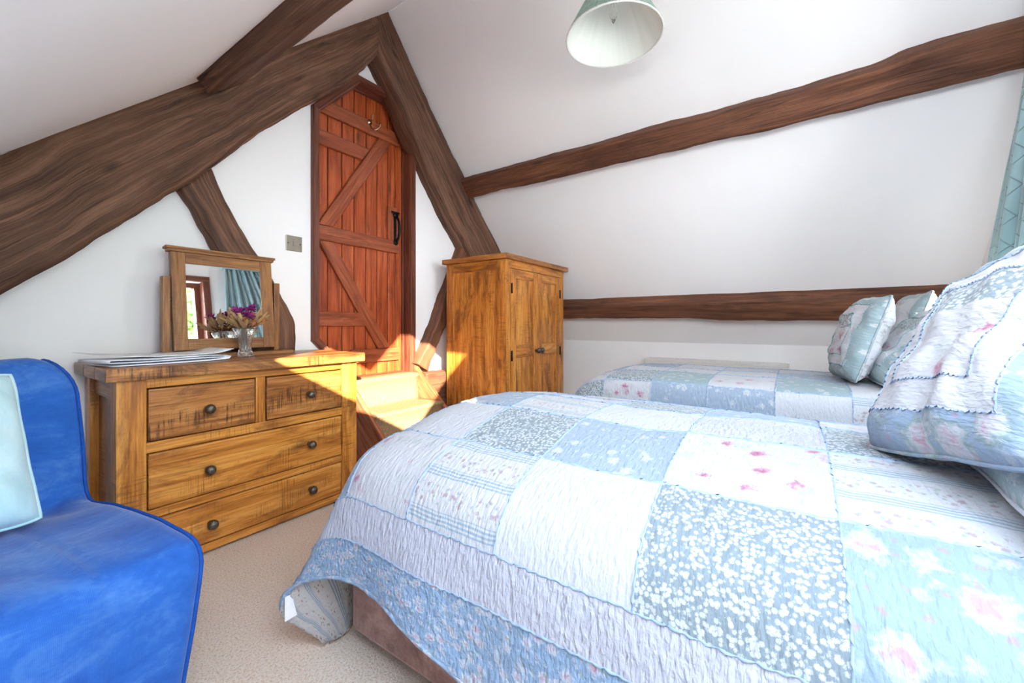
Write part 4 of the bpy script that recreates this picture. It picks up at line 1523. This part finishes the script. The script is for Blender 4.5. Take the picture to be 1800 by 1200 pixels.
tube(b, [(LX + .02 * math.cos(k * .3142), LY + .02 * math.sin(k * .3142), LZ + .215) for k in range(21)], .003, 6)
obj('shade_carrier', b, M['brass'], la)
b = nb(); lathe(b, [(0, .175), (.017, .175), (.019, .20), (.019, .235), (.012, .255), (.006, .275), (0, .275)], (LX, LY, LZ), (0, 0, 1), 18)
obj('bulb_holder', b, M['flex'], la, smooth=True)
b = nb(); lathe(b, [(0, .07), (.004, .074), (.013, .095), (.019, .12), (.017, .145), (.012, .165), (.012, .176), (0, .176)], (LX, LY, LZ), (0, 0, 1), 20)
obj('bulb', b, M['bulb'], la, smooth=True)
b = nb(); tube(b, [(LX, LY, LZ + .27), (LX, LY, 3.29)], .0035, 8)
obj('cord', b, M['flex'], la)
b = nb(); lathe(b, [(0, 0), (.012, 0), (.03, .03), (.042, .04), (.042, .06), (0, .06)], (LX, LY, 3.245), (0, 0, 1), 24)
obj('ceiling_rose', b, M['flex'], la, smooth=True)

# ------------------------------------------------------------------ curtain
cu = thing('curtain', 'teal satin curtain with stitched diamonds hanging on the window wall', 'curtain', (2.6, -.88, 1.2))
b = nb()
rings = []
nf = 9
for i in range(40):
    f = i / 39
    z = 2.42 - (2.42 - 1.20) * f
    xl = 2.20 - .05 * f
    xr = 2.655 + (2.42 - z) * .485
    ring = []
    for k in range(151):
        g = k / 150
        x = xl + (xr - xl) * g
        amp = .028 * (.6 + .4 * f)
        y = -.865 + amp * math.sin(g * nf * 2 * math.pi + .8 * f + .6) + .010 * math.sin(g * 31 + f * 3)
        if g > .97: y -= (g - .97) * .9
        ring.append(Vector((x, y, z + .50 * f * max(0, .60 - g))))
    rings.append(ring)
loft(b, rings, closed=False, swap=True)
o = obj('drape', b, M['curtain'], cu, smooth=True)
so = o.modifiers.new('thickness', 'SOLIDIFY'); so.thickness = .004
b = nb()
box(b, 2.17, 2.67, -.90, -.83, 2.41, 2.47, .006, axis=0)
obj('heading_tape', b, M['curtain'], cu)
b = nb()
tube(b, [(.85, -.90, 2.49), (2.62, -.90, 2.49)], .010, 10)
for x in (.85, 2.62): lathe(b, [(0, -.02), (.018, -.014), (.022, 0), (.018, .014), (0, .02)], (x, -.90, 2.49), (1, 0, 0), 14)
for x in (.95, 2.1): tube(b, [(x, -.90, 2.49), (x, YC, 2.49)], .007, 8)
tag(obj('curtain_rail', b, M['pewter'], base=(1.7, -.9, 2.49)), 'metal curtain rail above the window, carrying the teal curtain', 'curtain rail')

# ------------------------------------------------------------------ trees outside the window
def tree(x, y, z, r, trunk_z, n, label, seed):
    random.seed(seed)
    o = thing('tree', label, 'tree', (x, y, trunk_z))
    b = nb(); tube(b, by_arc([(x, y, trunk_z), (x + .05, y, (trunk_z + z) / 2), (x, y, z)], 12), .12, 10, taper=[1 - .05 * k for k in range(12)])
    obj('trunk', b, M['bark'], o, smooth=True)
    l = nb()
    for k in range(n):
        a = Vector((random.gauss(0, 1), random.gauss(0, 1), random.gauss(0, 1))).normalized() * r * random.random() ** .4
        p = Vector((x, y, z)) + Vector((a.x, a.y * .7, a.z * 1.25))
        d = Vector((random.gauss(0, 1), random.gauss(0, 1), random.gauss(-.3, 1))).normalized()
        s = d.orthogonal().normalized() * random.uniform(.06, .11)
        d = d * random.uniform(.12, .2)
        vs = [l.verts.new(q) for q in (p, p + d * .5 + s, p + d, p + d * .5 - s)]
        l.faces.new(vs)
    c = obj('foliage', l, M['leaf'], o)
    c['kind'] = 'stuff'


tree(-4.55, -10.0, 5.1, .84, -3.0, 6000, 'leafy tree added out of view to keep direct sun off the gable window', 11)  # added sun blocker for the mirrored window, stands out of view
tree(-5.72, -10.0, 4.08, .62, -3.0, 5000, 'smaller leafy tree added out of view to block the sun at the low window', 13)  # second added crown, stops sun coming through the low window
tree(3.9, -7.5, 3.0, 2.0, -3.0, 5200, 'light green tree outside, seen through the window in the mirror', 12)
bm = nb(); box(bm, -26, 28, -46, YC - .35, -3.1, -3.0, 0)  # unseen ground, made pale to bounce daylight onto the slopes
tag(obj('ground', bm, plain('pale_bounce_ground', (236, 230, 220), .9, .2, .06, 6)), 'pale ground far below the attic, added to reflect daylight up to the ceilings', 'ground', kind='structure')
